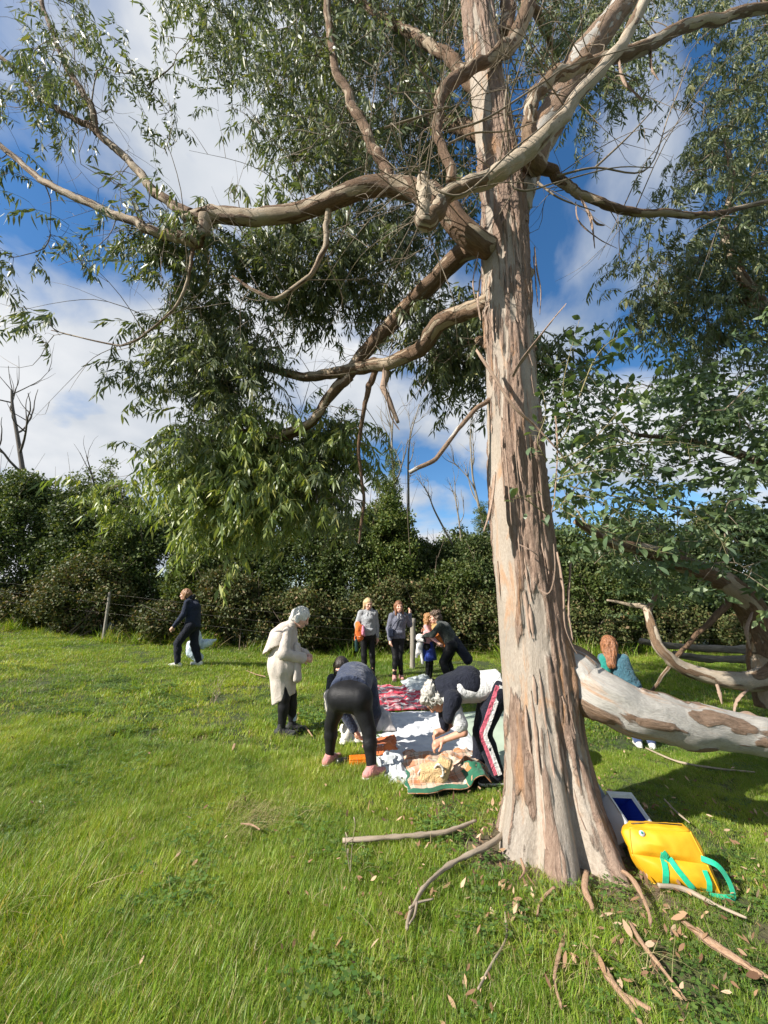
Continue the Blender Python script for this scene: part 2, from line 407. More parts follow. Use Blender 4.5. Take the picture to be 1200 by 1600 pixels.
for nm, lab, lay in (
    ('grass', 'short sunlit green meadow grass across the foreground', [(grass_layer(GN[0], 1.2, 4.6, fine, .65, 1.35, .5, 1.35), fine)]),
    ('tall_grass', 'longer lush grass tufts bent over in the meadow', [(grass_layer(GN[1], 1.2, 5.0, tall, .3, 1.25, .5, 1.15), tall)]),
    ('grass', 'short green grass in the middle of the meadow up to the hedge', [(grass_layer(GN[2], 4.3, 12.4, coarse, .6, 1.25, .52), coarse)]),
    ('dry_grass', 'loose pale dry grass stalks lying over the green turf', [(grass_layer(GN[3], 1.2, 9, strw, .5, 1.5, .5), strw)])):
    p, r, s, i, src, t = merge_layers(lay)
    if nm == 'tall_grass':
        k = (fbm(p[:, 0]*1.1, p[:, 1]*1.1, p[:, 0]*0, 3, 77) > .06) & (RNG.random(len(p)) > .8*sstep(-.3, 1.2, p[:, 0])); p, r, s, i, t = p[k], r[k], s[k], i[k], t[k]
    if nm == 'dry_grass':
        k = fbm(p[:, 0]*1.3, p[:, 1]*1.3, p[:, 0]*0, 2, 99) > -.02; p, r, s, i, t = p[k], r[k], s[k], i[k], t[k]; r[:, 2] = RNG.uniform(0, 6.28, len(p))
    tag(scatter(nm, p, r, s, i, src, t), lab, 'grass', kind='stuff')

n = 900; x = RNG.uniform(-15, 12, n); y = RNG.uniform(10.7, 12.2, n)
tag(scatter('rough_grass', np.stack([x, y, gz(x, y)-.02], 1), np.stack([RNG.normal(0, .2, n), RNG.normal(0, .2, n), RNG.uniform(0, 6.28, n)], 1), RNG.uniform(1.0, 3.4, n)*(.6+.6*(fbm(x*.9, y*.9, x*0, 2, 15) > 0)), RNG.integers(0, 7, n), tall+strw, RNG.uniform(.25, .55, n)), 'rough long grass and dead stalks along the hedge foot', 'grass', kind='stuff')
# ================================================================== HEDGE
def leaf_quad(mb, p, d, n, L, w, lf, bend=.15, ovate=False):
    d = d/np.linalg.norm(d); s = np.cross(d, n); s /= np.linalg.norm(s)+1e-9; n = np.cross(s, d)
    if ovate: prof = [(0, .03), (.28, .85), (.55, 1.0), (.82, .55)]
    else: prof = [(0, .06), (.25, .95), (.55, .8), (.8, .4)]
    V = []
    for t, k in prof:
        c = p+d*L*t-n*bend*L*t*t
        V += [c+s*w*k+n*w*.25*k, c-s*w*k+n*w*.25*k]
    V.append(p+d*L-n*bend*L)
    F = [[0, 1, 3, 2], [2, 3, 5, 4], [4, 5, 7, 6], [6, 7, 8]]
    mb.add(V, F, lf=[lf]*9)
def small_leaf(mb, p, d, n, L, w, lf):
    d = d/np.linalg.norm(d); s = np.cross(d, n); s /= np.linalg.norm(s)+1e-9
    mb.add([p, p+d*L*.5+s*w, p+d*L, p+d*L*.5-s*w], [[0, 1, 2, 3]], lf=[lf]*4)
def rv():
    v = RNG.normal(size=3); return v/np.linalg.norm(v)
def clump(n, R, L, w, up=.4):
    mb = MB()
    for i in range(n):
        p = rv()*R*RNG.random()**.45; p[2] *= .8
        d = rv(); d[2] -= .2; nn = rv()*.8+np.array([0, 0, up]); small_leaf(mb, p, d, nn, L*RNG.uniform(.6, 1.3), w*RNG.uniform(.7, 1.2), RNG.random())
    return mb
CLOVER_M = leafmat('clover_leaf', [(0, (.05, .11, .02)), (.6, (.09, .17, .03)), (1, (.15, .2, .05))], (1.3, 1.2, .5), rough=.5, tw=.25)
HEDGE_M = leafmat('hedge_leaf', [(0, (.035, .06, .018)), (.5, (.07, .105, .03)), (.8, (.105, .135, .042)), (1, (.16, .165, .065))], (1.2, 1.2, .5), rough=.55, tw=.25, spec=.3)
IVY_M = leafmat('ivy_leaf', [(0, (.06, .10, .024)), (.6, (.115, .16, .04)), (1, (.21, .22, .07))], (1.2, 1.2, .5), rough=.55, tw=.28, spec=.3)
BRAMBLE_M = leafmat('bramble_leaf', [(0, (.045, .068, .02)), (.5, (.085, .105, .032)), (.8, (.14, .14, .05)), (1, (.20, .13, .065))], (1.2, 1.1, .5), rough=.6, tw=.22, spec=.3)
clover_mb = []
for _ in range(3):
    mb = MB()
    for i in range(22):
        a = RNG.uniform(0, 6.28); r = .11*math.sqrt(RNG.random()); c = np.array([r*math.cos(a), r*math.sin(a), RNG.uniform(.015, .05)])
        for k in range(3):
            b = a+k*2.1; small_leaf(mb, c, np.array([math.cos(b), math.sin(b), .15]), np.array([0, 0, 1.])+rv()*.3, RNG.uniform(.012, .022), .007, RNG.random())
    clover_mb.append(source('clover_patch', mb, CLOVER_M))
p, r, sc_, i, t = grass_layer(3600, 1.3, 7.5, clover_mb, .6, 1.5, .45)
k = fbm(p[:, 0]*1.6, p[:, 1]*1.6, p[:, 0]*0, 2, 87)+.35*sstep(-1.5, 1.5, p[:, 0]) > .12
tag(scatter('clover', p[k], r[k], sc_[k]*1.3, i[k], clover_mb, t[k]), 'low clover and weed leaves among the grass', 'clover', kind='stuff')
hedge_src = [source('hedge_clump', clump(90, .30, .085, .030), HEDGE_M) for _ in range(4)]
ivy_src = [source('ivy_clump', clump(80, .26, .08, .030), IVY_M) for _ in range(3)]
bram_src = [source('bramble_clump', clump(80, .26, .08, .027), BRAMBLE_M) for _ in range(4)]
def woodmat(name, c1, c2, sc=(20, 20, 3), rough=.85):
    m, t, b = newmat(name); bk = attr(t, 'bark')
    n = noise_tex(t, vmul(t, bk.outputs['Vector'], sc), 1.0, 6, .65, .3)
    t.links.new(ramp(t, n.outputs['Fac'], [(.3, c1), (.7, c2)]).outputs[0], b.inputs['Base Color'])
    b.inputs['Roughness'].default_value = rough; bump(t, b, n.outputs['Fac'], .6, .012); return m
TWIG_M = woodmat('twig_bark', (.07, .05, .035), (.17, .13, .09))
PALETWIG_M = woodmat('pale_twig_bark', (.22, .18, .13), (.42, .36, .28))
DEAD_M = woodmat('dead_wood', (.05, .042, .035), (.13, .11, .09))
GREYWOOD_M = woodmat('weathered_wood', (.16, .14, .115), (.34, .31, .26), (14, 14, 2))
def wand(mb, p0, p1, r0, r1, wob=.15, n=7, ns=5):
    p0, p1 = np.asarray(p0, float), np.asarray(p1, float); L = np.linalg.norm(p1-p0)
    K = np.linspace(0, 1, 4)[:, None]; P = p0+(p1-p0)*K
    P[1:-1] += RNG.normal(size=(2, 3))*wob*L*.5
    Q = catmull(P, n); V, F, bk = sweep(Q, np.linspace(r0, r1, n), ns, False); mb.add(V, F, bark=bk); return Q
def shrub(name, label, cat, group, x, y, rx, ry, h, srcs, count, twigs, tb, tm=TWIG_M, base=.0):
    z0 = float(gz(x, y)); root = empty(name, (x, y, z0), label=label, cat=cat, group=group)
    u = RNG.normal(size=(count*3, 3)); u /= np.linalg.norm(u, axis=1)[:, None]
    u[:, 2] = np.abs(u[:, 2])*RNG.choice([1, -.55], len(u), p=[.75, .25]); rad = RNG.uniform(.45, 1.0, len(u))**.5
    lump = 1+.30*fbm(u[:, 0]*2.2+x, u[:, 1]*2.2+y, u[:, 2]*2.2, 3, 51)
    P = u*(rad*lump)[:, None]*np.array([rx, ry, h*.58])+np.array([x, y, z0+h*.42])
    g = gz(P[:, 0], P[:, 1])
    k = (P[:, 2] > g+base) & (fbm(P[:, 0]*1.1, P[:, 1]*1.1, P[:, 2]*1.1, 2, 61) > -.42) & (P[:, 1] < y+ry*.6)
    P = P[k][:count]; n = len(P)
    rot = RNG.uniform(-.6, .6, (n, 3)); rot[:, 2] = RNG.uniform(0, 6.28, n)
    tint = tb+.2*fbm(P[:, 0]*.8, P[:, 1]*.8, P[:, 2]*.8, 2, 63)
    f = scatter('foliage', P, rot, RNG.uniform(.7, 1.35, n), RNG.integers(0, len(srcs), n), srcs, tint, parent=root); tag(f, kind='stuff')
    mb = MB()
    for i in range(twigs):
        a = RNG.uniform(0, 6.28); b = np.array([x+RNG.normal()*rx*.4, y+RNG.normal()*ry*.3, z0-.05])
        e = np.array([x+math.cos(a)*rx*RNG.uniform(.4, 1.12), y+math.sin(a)*ry*RNG.uniform(.3, 1.1), z0+h*RNG.uniform(.35, 1.12)])
        wand(mb, b, e, RNG.uniform(.012, .035), .004, .12, 8, 4)
    o = mb.obj('stems', tm, root, keep_world=True); tag(o, kind='stuff')
    return root
hx = [(-15.5, 13.2, 2.0, 5.2, 'dark evergreen hedge bush at the far left edge of the hedge'),
      (-12.6, 12.9, 1.9, 5.0, 'tall dark hedge bush below the bare dead tree at left'),
      (-10.0, 13.0, 1.8, 4.7, 'dark hedge bush just left of the leaning fence post'),
      (-7.6, 13.1, 1.8, 4.0, 'dark hedge bush behind the walking person in navy'),
      (-5.2, 13.2, 1.7, 3.9, 'dark hedge bush between the walking person and the person in the cream coat'),
      (-3.0, 13.2, 1.6, 4.2, 'dark hedge bush behind the person in the cream coat'),
      (-.9, 13.0, 1.6, 4.5, 'glossy dark hedge bush behind the blonde person in the grey hoodie'),
      (1.2, 13.3, 1.5, 3.7, 'dark hedge bush behind the two people hugging'),
      (3.2, 13.2, 1.6, 3.5, 'lower dark hedge bush beside the left edge of the big trunk'),
      (5.6, 13.0, 1.9, 3.9, 'dark hedge bush just right of the big trunk'),
      (8.4, 12.8, 2.0, 4.2, 'dark hedge bush behind the low bare limb at right'),
      (11.4, 12.6, 2.2, 4.6, 'dark hedge bush at the far right end of the hedge')]
for x, y, r, h, lab in hx:
    shrub('hedge_bush', lab, 'bush', 'bushes of the field hedge', x, y, r, 1.25, h, hedge_src, int(HN*h/4.2), 34, .5+RNG.uniform(-.1, .12))
bx_ = [(-13.2, 'brown tangled bramble at the foot of the hedge at far left'), (-10.9, 'tangled bramble left of the leaning fence post'),
       (-8.8, 'brownish bramble round the leaning fence post'), (-6.6, 'bramble behind the walking person in navy'),
       (-4.6, 'rounded olive bramble mound right of the walking person'), (-2.7, 'low bramble beside the head of the person in the cream coat'),
       (-1.1, 'pale leafy bramble at the hedge foot behind the blonde person'), (.6, 'bramble behind the person leaning on the fence post'),
       (2.3, 'brown bramble behind the hugging pair'), (4.0, 'bramble at the hedge foot next to the trunk'), (6.0, 'bramble behind the seated child right of the trunk'),
       (8.2, 'bramble over the old grey rails at right'), (10.4, 'bramble at the right end of the rails')]
for x, lab in bx_:
    lab = lab.replace('seated child', 'red-haired child')
    shrub('bramble_bush', lab, 'bush', 'brambles along the hedge foot', x+RNG.uniform(-.3, .3), 11.85+RNG.uniform(-.35, .3), RNG.uniform(1.0, 1.5), .75, RNG.uniform(.8, 2.3), bram_src, int(HN*.32), 16, .5, PALETWIG_M if RNG.random() < .35 else TWIG_M)
# lighter ivy-clad thicket in the middle and a pale willow bush at left
shrub('ivy_thicket', 'sunlit yellow-green ivy thicket climbing bare stems beside the trunk', 'bush', None, .15, 12.6, 1.05, .9, 5.4, ivy_src, int(HN*.62), 20, .5)
shrub('willow_bush', 'pale feathery bush rising above the hedge at far left', 'bush', None, -10.9, 13.6, 1.3, .8, 5.7, ivy_src, int(HN*.22), 40, .42, PALETWIG_M)
shrub('hawthorn_bush', 'lighter green bush bulging from the hedge left of the walking person', 'bush', 'lighter bushes in the hedge', -8.7, 12.3, 1.4, .9, 3.6, ivy_src, int(HN*.4), 14, .36)
shrub('hawthorn_bush', 'olive bush in the hedge just behind the walking person', 'bush', 'lighter bushes in the hedge', -5.9, 12.4, 1.1, .9, 2.9, ivy_src, int(HN*.28), 14, .30)
shrub('hawthorn_bush', 'rounded bush in the hedge above the two hugging people', 'bush', 'lighter bushes in the hedge', 1.9, 12.3, 1.2, .8, 2.7, ivy_src, int(HN*.3), 14, .32)
shrub('hawthorn_bush', 'bush in the hedge right of the trunk above the red-haired child', 'bush', 'lighter bushes in the hedge', 6.6, 12.1, 1.5, .9, 3.1, ivy_src, int(HN*.36), 14, .30)
shrub('hawthorn_bush', 'light green bush showing below the far hill beside the trunk', 'bush', None, 2.6, 14.6, 1.6, .9, 3.9, ivy_src, int(HN*.45), 20, .42)
# bare trees
def bare_tree(label, pts, r0, mat, seed, ivy=0, levels=2, spread=.5):
    st = np.random.default_rng(seed); base = np.array(pts[0]); root = empty('bare_tree', tuple(base), label=label, cat='tree', group='bare trees behind the hedge')
    tr = MB(); br = MB(); P = catmull(pts, 18); R = np.linspace(r0, r0*.3, 18); V, F, bk = sweep(P, R, 7, False); tr.add(V, F, bark=bk)
    def grow(p, d, L, r, lv):
        Q = [p]; dd = d.copy()
        for i in range(5):
            dd = dd+st.normal(size=3)*.16; dd[2] += .10; dd /= np.linalg.norm(dd); Q.append(Q[-1]+dd*L/5)
        Q = catmull(Q, 9); V, F, bk = sweep(Q, np.linspace(r, r*.25, 9), 5, False); br.add(V, F, bark=bk)
        if lv > 0:
            for k in range(st.integers(2, 5)):
                j = st.integers(3, 8); nd = dd+st.normal(size=3)*spread; nd[2] = abs(nd[2]); grow(Q[j], nd/np.linalg.norm(nd), L*st.uniform(.4, .7), r*.55, lv-1)
    for j in range(6, 18, 2):
        d = P[j]-P[j-1]; d /= np.linalg.norm(d); d = d+st.normal(size=3)*spread; d[2] = abs(d[2])*.9+.15
        grow(P[j], d/np.linalg.norm(d), r0*st.uniform(16, 30), R[j]*.62, levels-1)
    tr.obj('trunk', mat, root, keep_world=True); tag(br.obj('branches', mat, root, keep_world=True), kind='stuff')
    if ivy:
        k = st.integers(0, int(18*ivy), 120); Q = P[k]+st.normal(size=(120, 3))*.12
        tag(scatter('ivy', Q, st.uniform(0, 6, (120, 3)), st.uniform(.3, .6, 120), st.integers(0, 3, 120), ivy_src, st.uniform(.4, .6, 120), parent=root), kind='stuff')
BARE_M = woodmat('bare_bark', (.13, .11, .085), (.3, .27, .21))
bare_tree('black leafless dead tree standing above the hedge at far left', [at(30, 860, 13.4), at(38, 770, 13.4), at(30, 700, 13.4), at(20, 640, 13.4), at(18, 610, 13.4)], .11, DEAD_M, 5, 0, 2, .75)
bare_tree('short dark dead stem left of the hanging eucalyptus leaves', [at(158, 860, 13.4), at(150, 770, 13.4), at(135, 712, 13.4)], .05, DEAD_M, 9, 0, 1, .4)
bare_tree('tall bare ivy-clad tree with upright stems, left of the trunk', [at(612, 860, 13.0), at(616, 760, 13.0), at(612, 700, 13.0), at(615, 640, 13.0)], .07, BARE_M, 3, .7, 2, .35)
bare_tree('bare grey stem rising beside the ivy-clad tree', [at(640, 880, 13.3), at(638, 760, 13.3), at(640, 690, 13.3), at(655, 632, 13.3)], .055, BARE_M, 21, 0, 3, .35)
bare_tree('thin bare sapling leaning left below the dark twig', [at(712, 860, 13.8), at(680, 800, 13.8), at(668, 770, 13.8), at(650, 745, 13.8)], .042, BARE_M, 31, 0, 2, .5)
bare_tree('thin forked bare sapling in front of the far hill', [at(722, 870, 13.8), at(718, 820, 13.8), at(712, 780, 13.8), at(710, 745, 13.8)], .042, BARE_M, 37, 0, 2, .3)
bare_tree('bare many-stemmed tree half hidden by the left edge of the trunk', [at(765, 860, 13.5), at(748, 790, 13.5), at(738, 740, 13.5), at(735, 670, 13.5)], .065, BARE_M, 43, .35, 2, .3)
# ================================================================== FENCE AND RAILS
fr = empty('wire_fence', (-.8, 11.0, float(gz(-.8, 11.0))), label='old wire fence on weathered wooden posts along the hedge foot', cat='fence')
def fpost(px, pyt, pyb, Y, lean, r):
    b = at(px, pyb, Y); t = at(px+lean, pyt, Y); b[2] = gz(b[0], b[1])-.1
    P = catmull([b, (b*.5+t*.5)+RNG.normal(size=3)*.008, t], 12)
    V, F, bk = sweep(P, np.full(12, r)*(1+.05*RNG.normal(size=12)), 9, True); mb = MB(); mb.add(V, F, bark=bk); mb.obj('post', GREYWOOD_M, fr, keep_world=True); return t
tops = [fpost(-130, 890, 975, 11.0, 4, .05), fpost(164, 924, 985, 10.9, 8, .038), fpost(644, 966, 1030, 9.75, 1, .065), fpost(1230, 960, 1040, 10.6, 0, .05)]
WIRE_M, wt_, wb_ = newmat('galvanised_wire'); wb_.inputs['Base Color'].default_value = (.12, .11, .10, 1); wb_.inputs['Metallic'].default_value = .8; wb_.inputs['Roughness'].default_value = .55
for dz in (.08, .32, .58):
    mb = MB(); pts = [t-np.array([0, .05, dz]) for t in tops]; Q = catmull(pts, 60); V, F, bk = sweep(Q, np.full(60, .0016), 4); mb.add(V, F); mb.obj('wire', WIRE_M, fr, keep_world=True)
LOG_M = woodmat('mossy_log', (.06, .05, .035), (.22, .19, .14), (18, 18, 4))
def rail(name, label, p0, p1, r, mat, group=None, sag=.04):
    n = 60; P = catmull([p0, (p0+p1)/2-np.array([0, 0, sag]), p1], n)
    disp = lambda b: .6*r*fbm(b[..., 0]*16, b[..., 1]*16, b[..., 2]*3.5, 3, 71)
    V, F, bk = sweep(P, np.full(n, r), 14, True, disp); mb = MB(); mb.add(V, F, bark=bk)
    return tag(mb.obj(name, mat), label, 'log', group)
rail('fallen_log', 'upper grey weathered log lying along the hedge at right', at(1000, 1002, 8.4), at(1172, 1016, 8.2), .07, LOG_M, 'old logs under the hedge')
rail('fallen_log', 'lower grey weathered log under the other one at right', at(1052, 1022, 8.3), at(1180, 1030, 8.1), .075, LOG_M, 'old logs under the hedge')
# ================================================================== EUCALYPTUS
def barkmat(name, pale=((.30, .265, .225), (.38, .325, .265), (.43, .375, .315)), brown=((.20, .13, .095), (.32, .225, .17), (.41, .31, .24)), orange=.55):
    m, t, b = newmat(name); bk = attr(t, 'bark').outputs['Vector']; pl = attr(t, 'plate').outputs['Fac']
    n1 = noise_tex(t, vmul(t, bk, (5, 5, 1.6)), 1.0, 5, .6, .4)
    n2 = noise_tex(t, vmul(t, bk, (36, 36, 9)), 1.0, 8, .7, 1.2)
    n3 = noise_tex(t, vmul(t, bk, (7, 7, 1.5)), 1.0, 6, .62, 1.2)
    n4 = noise_tex(t, vmul(t, bk, (120, 120, 38)), 1.0, 5, .75, .5)
    cpale = ramp(t, n1.outputs['Fac'], [(.3, pale[0]), (.5, pale[1]), (.72, pale[2])]).outputs[0]
    cbrown = ramp(t, n2.outputs['Fac'], [(.28, brown[0]), (.5, brown[1]), (.74, brown[2])]).outputs[0]
    edge = math_(t, 'ADD', pl, math_(t, 'MULTIPLY', math_(t, 'SUBTRACT', n2.outputs['Fac'], .5), .5))
    f = ramp(t, edge, [(.42, 0.0), (.54, 1.0)]).outputs[0]
    col = mixc(t, f, cpale, cbrown)
    om = ramp(t, n3.outputs['Fac'], [(.56, 0.0), (.66, orange)]).outputs[0]
    col = mixc(t, om, col, (.46, .235, .10))
    gr = ramp(t, noise_tex(t, vmul(t, bk, (9, 9, 3)), 1.7, 4).outputs['Fac'], [(.62, 0.0), (.75, .5)]).outputs[0]
    col = mixc(t, gr, col, (.30, .29, .265))
    fine = ramp(t, n4.outputs['Fac'], [(.3, (.62, .58, .55)), (.7, (1.15, 1.15, 1.15))]).outputs[0]
    col = mixc(t, .8, col, fine, 'MULTIPLY')
    t.links.new(col, b.inputs['Base Color']); b.inputs['Roughness'].default_value = .8; b.inputs['Specular IOR Level'].default_value = .25
    h = math_(t, 'ADD', math_(t, 'MULTIPLY', n2.outputs['Fac'], math_(t, 'ADD', math_(t, 'MULTIPLY', f, .9), .12)), math_(t, 'MULTIPLY', n4.outputs['Fac'], .25))
    bump(t, b, h, 1.0, .03); return m
BARK_M = barkmat('eucalyptus_bark')
SHADEDLIMB_M = barkmat('shaded_limb_bark', pale=((.27, .205, .14), (.37, .295, .21), (.44, .38, .30)), brown=((.10, .06, .035), (.19, .12, .075), (.28, .19, .12)), orange=.35)  # darker, browner limb bark: shade of the upper crown put into the colour
PALELIMB_M = barkmat('pale_limb_bark', pale=((.38, .31, .225), (.47, .395, .30), (.52, .46, .375)), brown=((.14, .085, .05), (.24, .16, .10), (.34, .24, .16)), orange=.3)
GREYLIMB_M = barkmat('grey_limb_bark', pale=((.36, .345, .315), (.44, .42, .38), (.49, .47, .43)), brown=((.18, .12, .08), (.30, .205, .14), (.38, .28, .21)), orange=.6)
STRIP_M = woodmat('peeled_bark', (.20, .125, .085), (.42, .31, .235), (60, 60, 5))

mt = empty('eucalyptus_tree', (float(TREE[0]), float(TREE[1]), float(gz(*TREE))), label='huge eucalyptus with peeling mottled trunk in the right foreground', cat='tree')
# --- trunk: silhouette table (height, centre x, radius)
TZ = np.array([-.2, 0, .3, .6, .94, 1.29, 2.0, 2.87, 4.17, 5.72, 7.1, 8.7, 11, 13.5])
TX = np.array([1.15, 1.15, 1.15, 1.14, 1.135, 1.138, 1.12, 1.125, 1.17, 1.23, 1.185, 1.15, 1.14, 1.2])
TR = np.array([.37, .335, .272, .248, .244, .242, .228, .219, .213, .217, .19, .165, .12, .05])
TY = np.array([3.02, 3.02, 3.04, 3.06, 3.08, 3.1, 3.1, 3.1, 3.1, 3.1, 3.12, 3.15, 3.3, 3.5])
nr, ns = 640, 150
zz = np.concatenate([np.linspace(-.2, 6.4, 500), np.linspace(6.45, 13.5, nr-500)])
th = np.linspace(0, 2*math.pi, ns, endpoint=False)
Z, TH = np.meshgrid(zz, th, indexing='ij')
def sm(tab): 
    v = np.interp(zz, TZ, tab); k = np.ones(25)/25; return np.convolve(np.pad(v, 12, 'edge'), k, 'valid')
cX, cY, cR = sm(TX)[:, None], sm(TY)[:, None], sm(TR)[:, None]
C_, S_ = np.cos(TH), np.sin(TH)
flare = np.exp(-np.maximum(Z+.05, 0)/.30)
def lobe(deg, w): 
    d = (TH-math.radians(deg)+math.pi) % (2*math.pi)-math.pi; return np.exp(-(d/w)**2)
rr = cR*(1+.05*fbm(C_*1.3, S_*1.3, Z*.5, 2, 3))
rr = rr+flare*(.13*lobe(252, .30)+.15*lobe(303, .24)+.085*lobe(200, .45)+.08*lobe(355, .35)+.14*lobe(60, .4)+.12*lobe(130, .4)-.06*lobe(277, .14)-.03*lobe(228, .12))
rr = rr-.045*lobe(279, .13)*sstep(1.25, .5, Z)-.02*lobe(232, .10)*sstep(.8, .2, Z)
rr = rr+.05*lobe(335, .5)*np.exp(-((Z-1.05)/.3)**2)                      # swelling under the low limb
wz = Z+.25*fbm(C_*3, S_*3, Z*.8, 2, 14)
plate = fbm(C_*1.7, S_*1.7, wz*.85, 4, 19)*1.5+.55*fbm(C_*7, S_*7, Z*2.2, 4, 29)
plate = plate+.30*sstep(2.4, 5, Z)*lobe(300, 1.2)+.35*lobe(300, .8)*sstep(2.6, .4, Z)-.55*lobe(215, .55)*sstep(.75, 1.1, Z)*sstep(2.4, 1.8, Z)-.5*lobe(232, .3)*sstep(.55, .2, Z)-.19
P01 = sstep(-.10, .06, plate)
ridge = 1-np.abs(fbm(C_*7.5+.5*fbm(C_*5, S_*5, Z*3, 2, 91), S_*7.5, Z*2.1+.6*C_, 3, 37))*2.4
ridge2 = 1-np.abs(fbm(C_*17, S_*17, Z*6.5, 3, 47))*2.2
rr = rr+P01*.011+P01*(np.clip(ridge, -1, 1)*.013+np.clip(ridge2, -1, 1)*.009)+.004*fbm(C_*12, S_*12, Z*5, 2, 53)
# long cracks
crack = sstep(.62, .8, 1-np.abs(fbm(C_*3.6, S_*3.6, Z*.45+7, 2, 67))*3)*P01
rr = rr-crack*.016
VX = np.stack([cX+rr*C_, cY+rr*S_, Z+float(gz(*TREE))], -1).reshape(-1, 3)
idn = np.arange(nr*ns).reshape(nr, ns)
TF = np.stack([idn[:-1], np.roll(idn[:-1], -1, 1), np.roll(idn[1:], -1, 1), idn[1:]], -1).reshape(-1, 4)
mk('trunk', VX, TF, BARK_M, mt, attrs={'bark': np.stack([C_*.28, S_*.28, Z], -1).reshape(-1, 3), 'plate': np.clip(.5+plate*2.2, 0, 1).ravel()}, keep_world=True)
def trunk_pt(z): return np.array([np.interp(z, TZ, TX), np.interp(z, TZ, TY), z])

NODES = []                                # wood that twigs may spring from: (point, radius)
def limb(tree, name, pts, mat=None, ns=14, rough=.5, res=.035, plate_bias=0.0, nodes=True, knob=.06, seed=0, store=None):
    """pts: (px, py, distance, width in px)"""
    P = np.array([at(a, b, c) for a, b, c, w in pts]); R = np.array([w*.5/FPX*depth_of(p)/(1+((a-600)/FPX)**2+((b-800)/FPX)**2)**.42*.9 for p, (a, b, c, w) in zip(P, pts)])
    L = np.sum(np.linalg.norm(np.diff(P, axis=0), axis=1)); n = int(max(14, min(260, L/res)))
    Q = catmull(P, n); u = np.linspace(0, len(P)-1, n)
    lin = np.stack([np.interp(u, np.arange(len(P)), P[:, i]) for i in range(3)], 1); Q = Q*.6+lin*.4
    sl_ = np.linspace(0, L, n); r_ = np.interp(u, np.arange(len(P)), R); jr = r_*sstep(0, .15, sl_/L); f1 = min(3.5, .16/max(.01, R.mean())); fine_ = sstep(.09, .04, R.mean())
    for i in range(3): Q[:, i] += jr*((.35+.3*fine_)*fbm(sl_*f1, sl_*0+i*7, sl_*0, 2, int(abs(pts[0][0]))+i)+.3*fine_*fbm(sl_*9, sl_*0+i*3, sl_*0, 2, 5+i))
    Rr = np.interp(u, np.arange(len(P)), R)
    sd = seed or int(abs(pts[0][0]*7+pts[-1][1]))
    def pf(b): return fbm(b[..., 0]*6/max(.3, R.max()*4), b[..., 1]*6/max(.3, R.max()*4), b[..., 2]*2.6, 4, sd)*1.6+plate_bias
    def disp(b):
        k = sstep(-.1, .08, pf(b)); r = Rr[:, None]
        return r*(knob*1.6*fbm(b[..., 0]*5/max(.25, R.max()*3), b[..., 1]*5/max(.25, R.max()*3), b[..., 2]*6, 3, sd+5)+.3*np.clip(fbm(b[..., 0]*7/max(.25, R.max()*3), b[..., 1]*7/max(.25, R.max()*3), b[..., 2]*4.5, 1, sd+15)-.55, 0, 1)*2+k*(.04+.06*rough*(1-2*np.abs(fbm(b[..., 0]*40, b[..., 1]*40, b[..., 2]*5, 2, sd+9)))))
    V, F, bk = sweep(Q, Rr, ns, True, disp)
    mk(name, V, F, mat or SHADEDLIMB_M, tree, attrs={'bark': bk, 'plate': np.clip(.5+pf(bk)*2.2, 0, 1)}, keep_world=True)
    if nodes:
        st = NODES if store is None else store
        for q, r in list(zip(Q, Rr))[n//6::3]: st.append((q, r))
    return Q
limb(mt, 'limb', [(835, 1044, 3.2, 70), (880, 1060, 3.08, 100), (935, 1082, 2.97, 100), (1005, 1108, 2.92, 97), (1080, 1133, 2.92, 95), (1150, 1150, 2.94, 92), (1260, 1158, 3.05, 88), (1420, 1120, 3.3, 70), (1560, 1010, 3.6, 50), (1650, 850, 3.9, 38)], GREYLIMB_M, 44, .9, .018, -.2, nodes=False, seed=301)
limb(mt, 'limb', [(830, 432, 3.25, 20), (782, 402, 3.12, 34), (758, 386, 2.98, 44), (735, 368, 2.88, 46), (706, 342, 2.9, 46), (676, 312, 2.95, 44), (640, 291, 3.02, 42), (598, 290, 3.1, 38), (540, 308, 3.2, 36), (470, 331, 3.35, 33), (400, 341, 3.5, 32), (335, 336, 3.6, 32), (300, 342, 3.65, 33), (285, 345, 3.65, 20)], SHADEDLIMB_M, 26, .8, .02, .15, seed=310)
limb(mt, 'limb', [(322, 340, 3.6, 30), (316, 360, 3.6, 26), (305, 378, 3.6, 22), (288, 372, 3.62, 24), (255, 366, 3.65, 22), (205, 345, 3.7, 18), (135, 318, 3.8, 17), (70, 285, 3.9, 15), (0, 228, 4.0, 13), (-90, 150, 4.1, 10)], SHADEDLIMB_M, 16, .6, .03, -.12)
limb(mt, 'limb', [(300, 335, 3.65, 22), (265, 318, 3.7, 20), (235, 291, 3.75, 19), (190, 240, 3.8, 17), (150, 205, 3.85, 15), (105, 180, 3.9, 13), (60, 150, 3.95, 12), (20, 105, 4.0, 11), (-60, 30, 4.1, 9)], SHADEDLIMB_M, 14, .6, .03, .25)
limb(mt, 'limb', [(150, 208, 3.85, 14), (145, 172, 3.88, 14), (110, 115, 3.9, 13), (90, 70, 3.95, 12), (68, 10, 4.0, 11), (50, -90, 4.1, 9)], SHADEDLIMB_M, 12, .6, .03, .25)
limb(mt, 'limb', [(614, 292, 3.1, 22), (596, 248, 3.15, 22), (556, 170, 3.2, 21), (520, 92, 3.25, 19), (512, 0, 3.3, 17), (500, -120, 3.4, 13)], SHADEDLIMB_M, 14, .6, .03, .2)
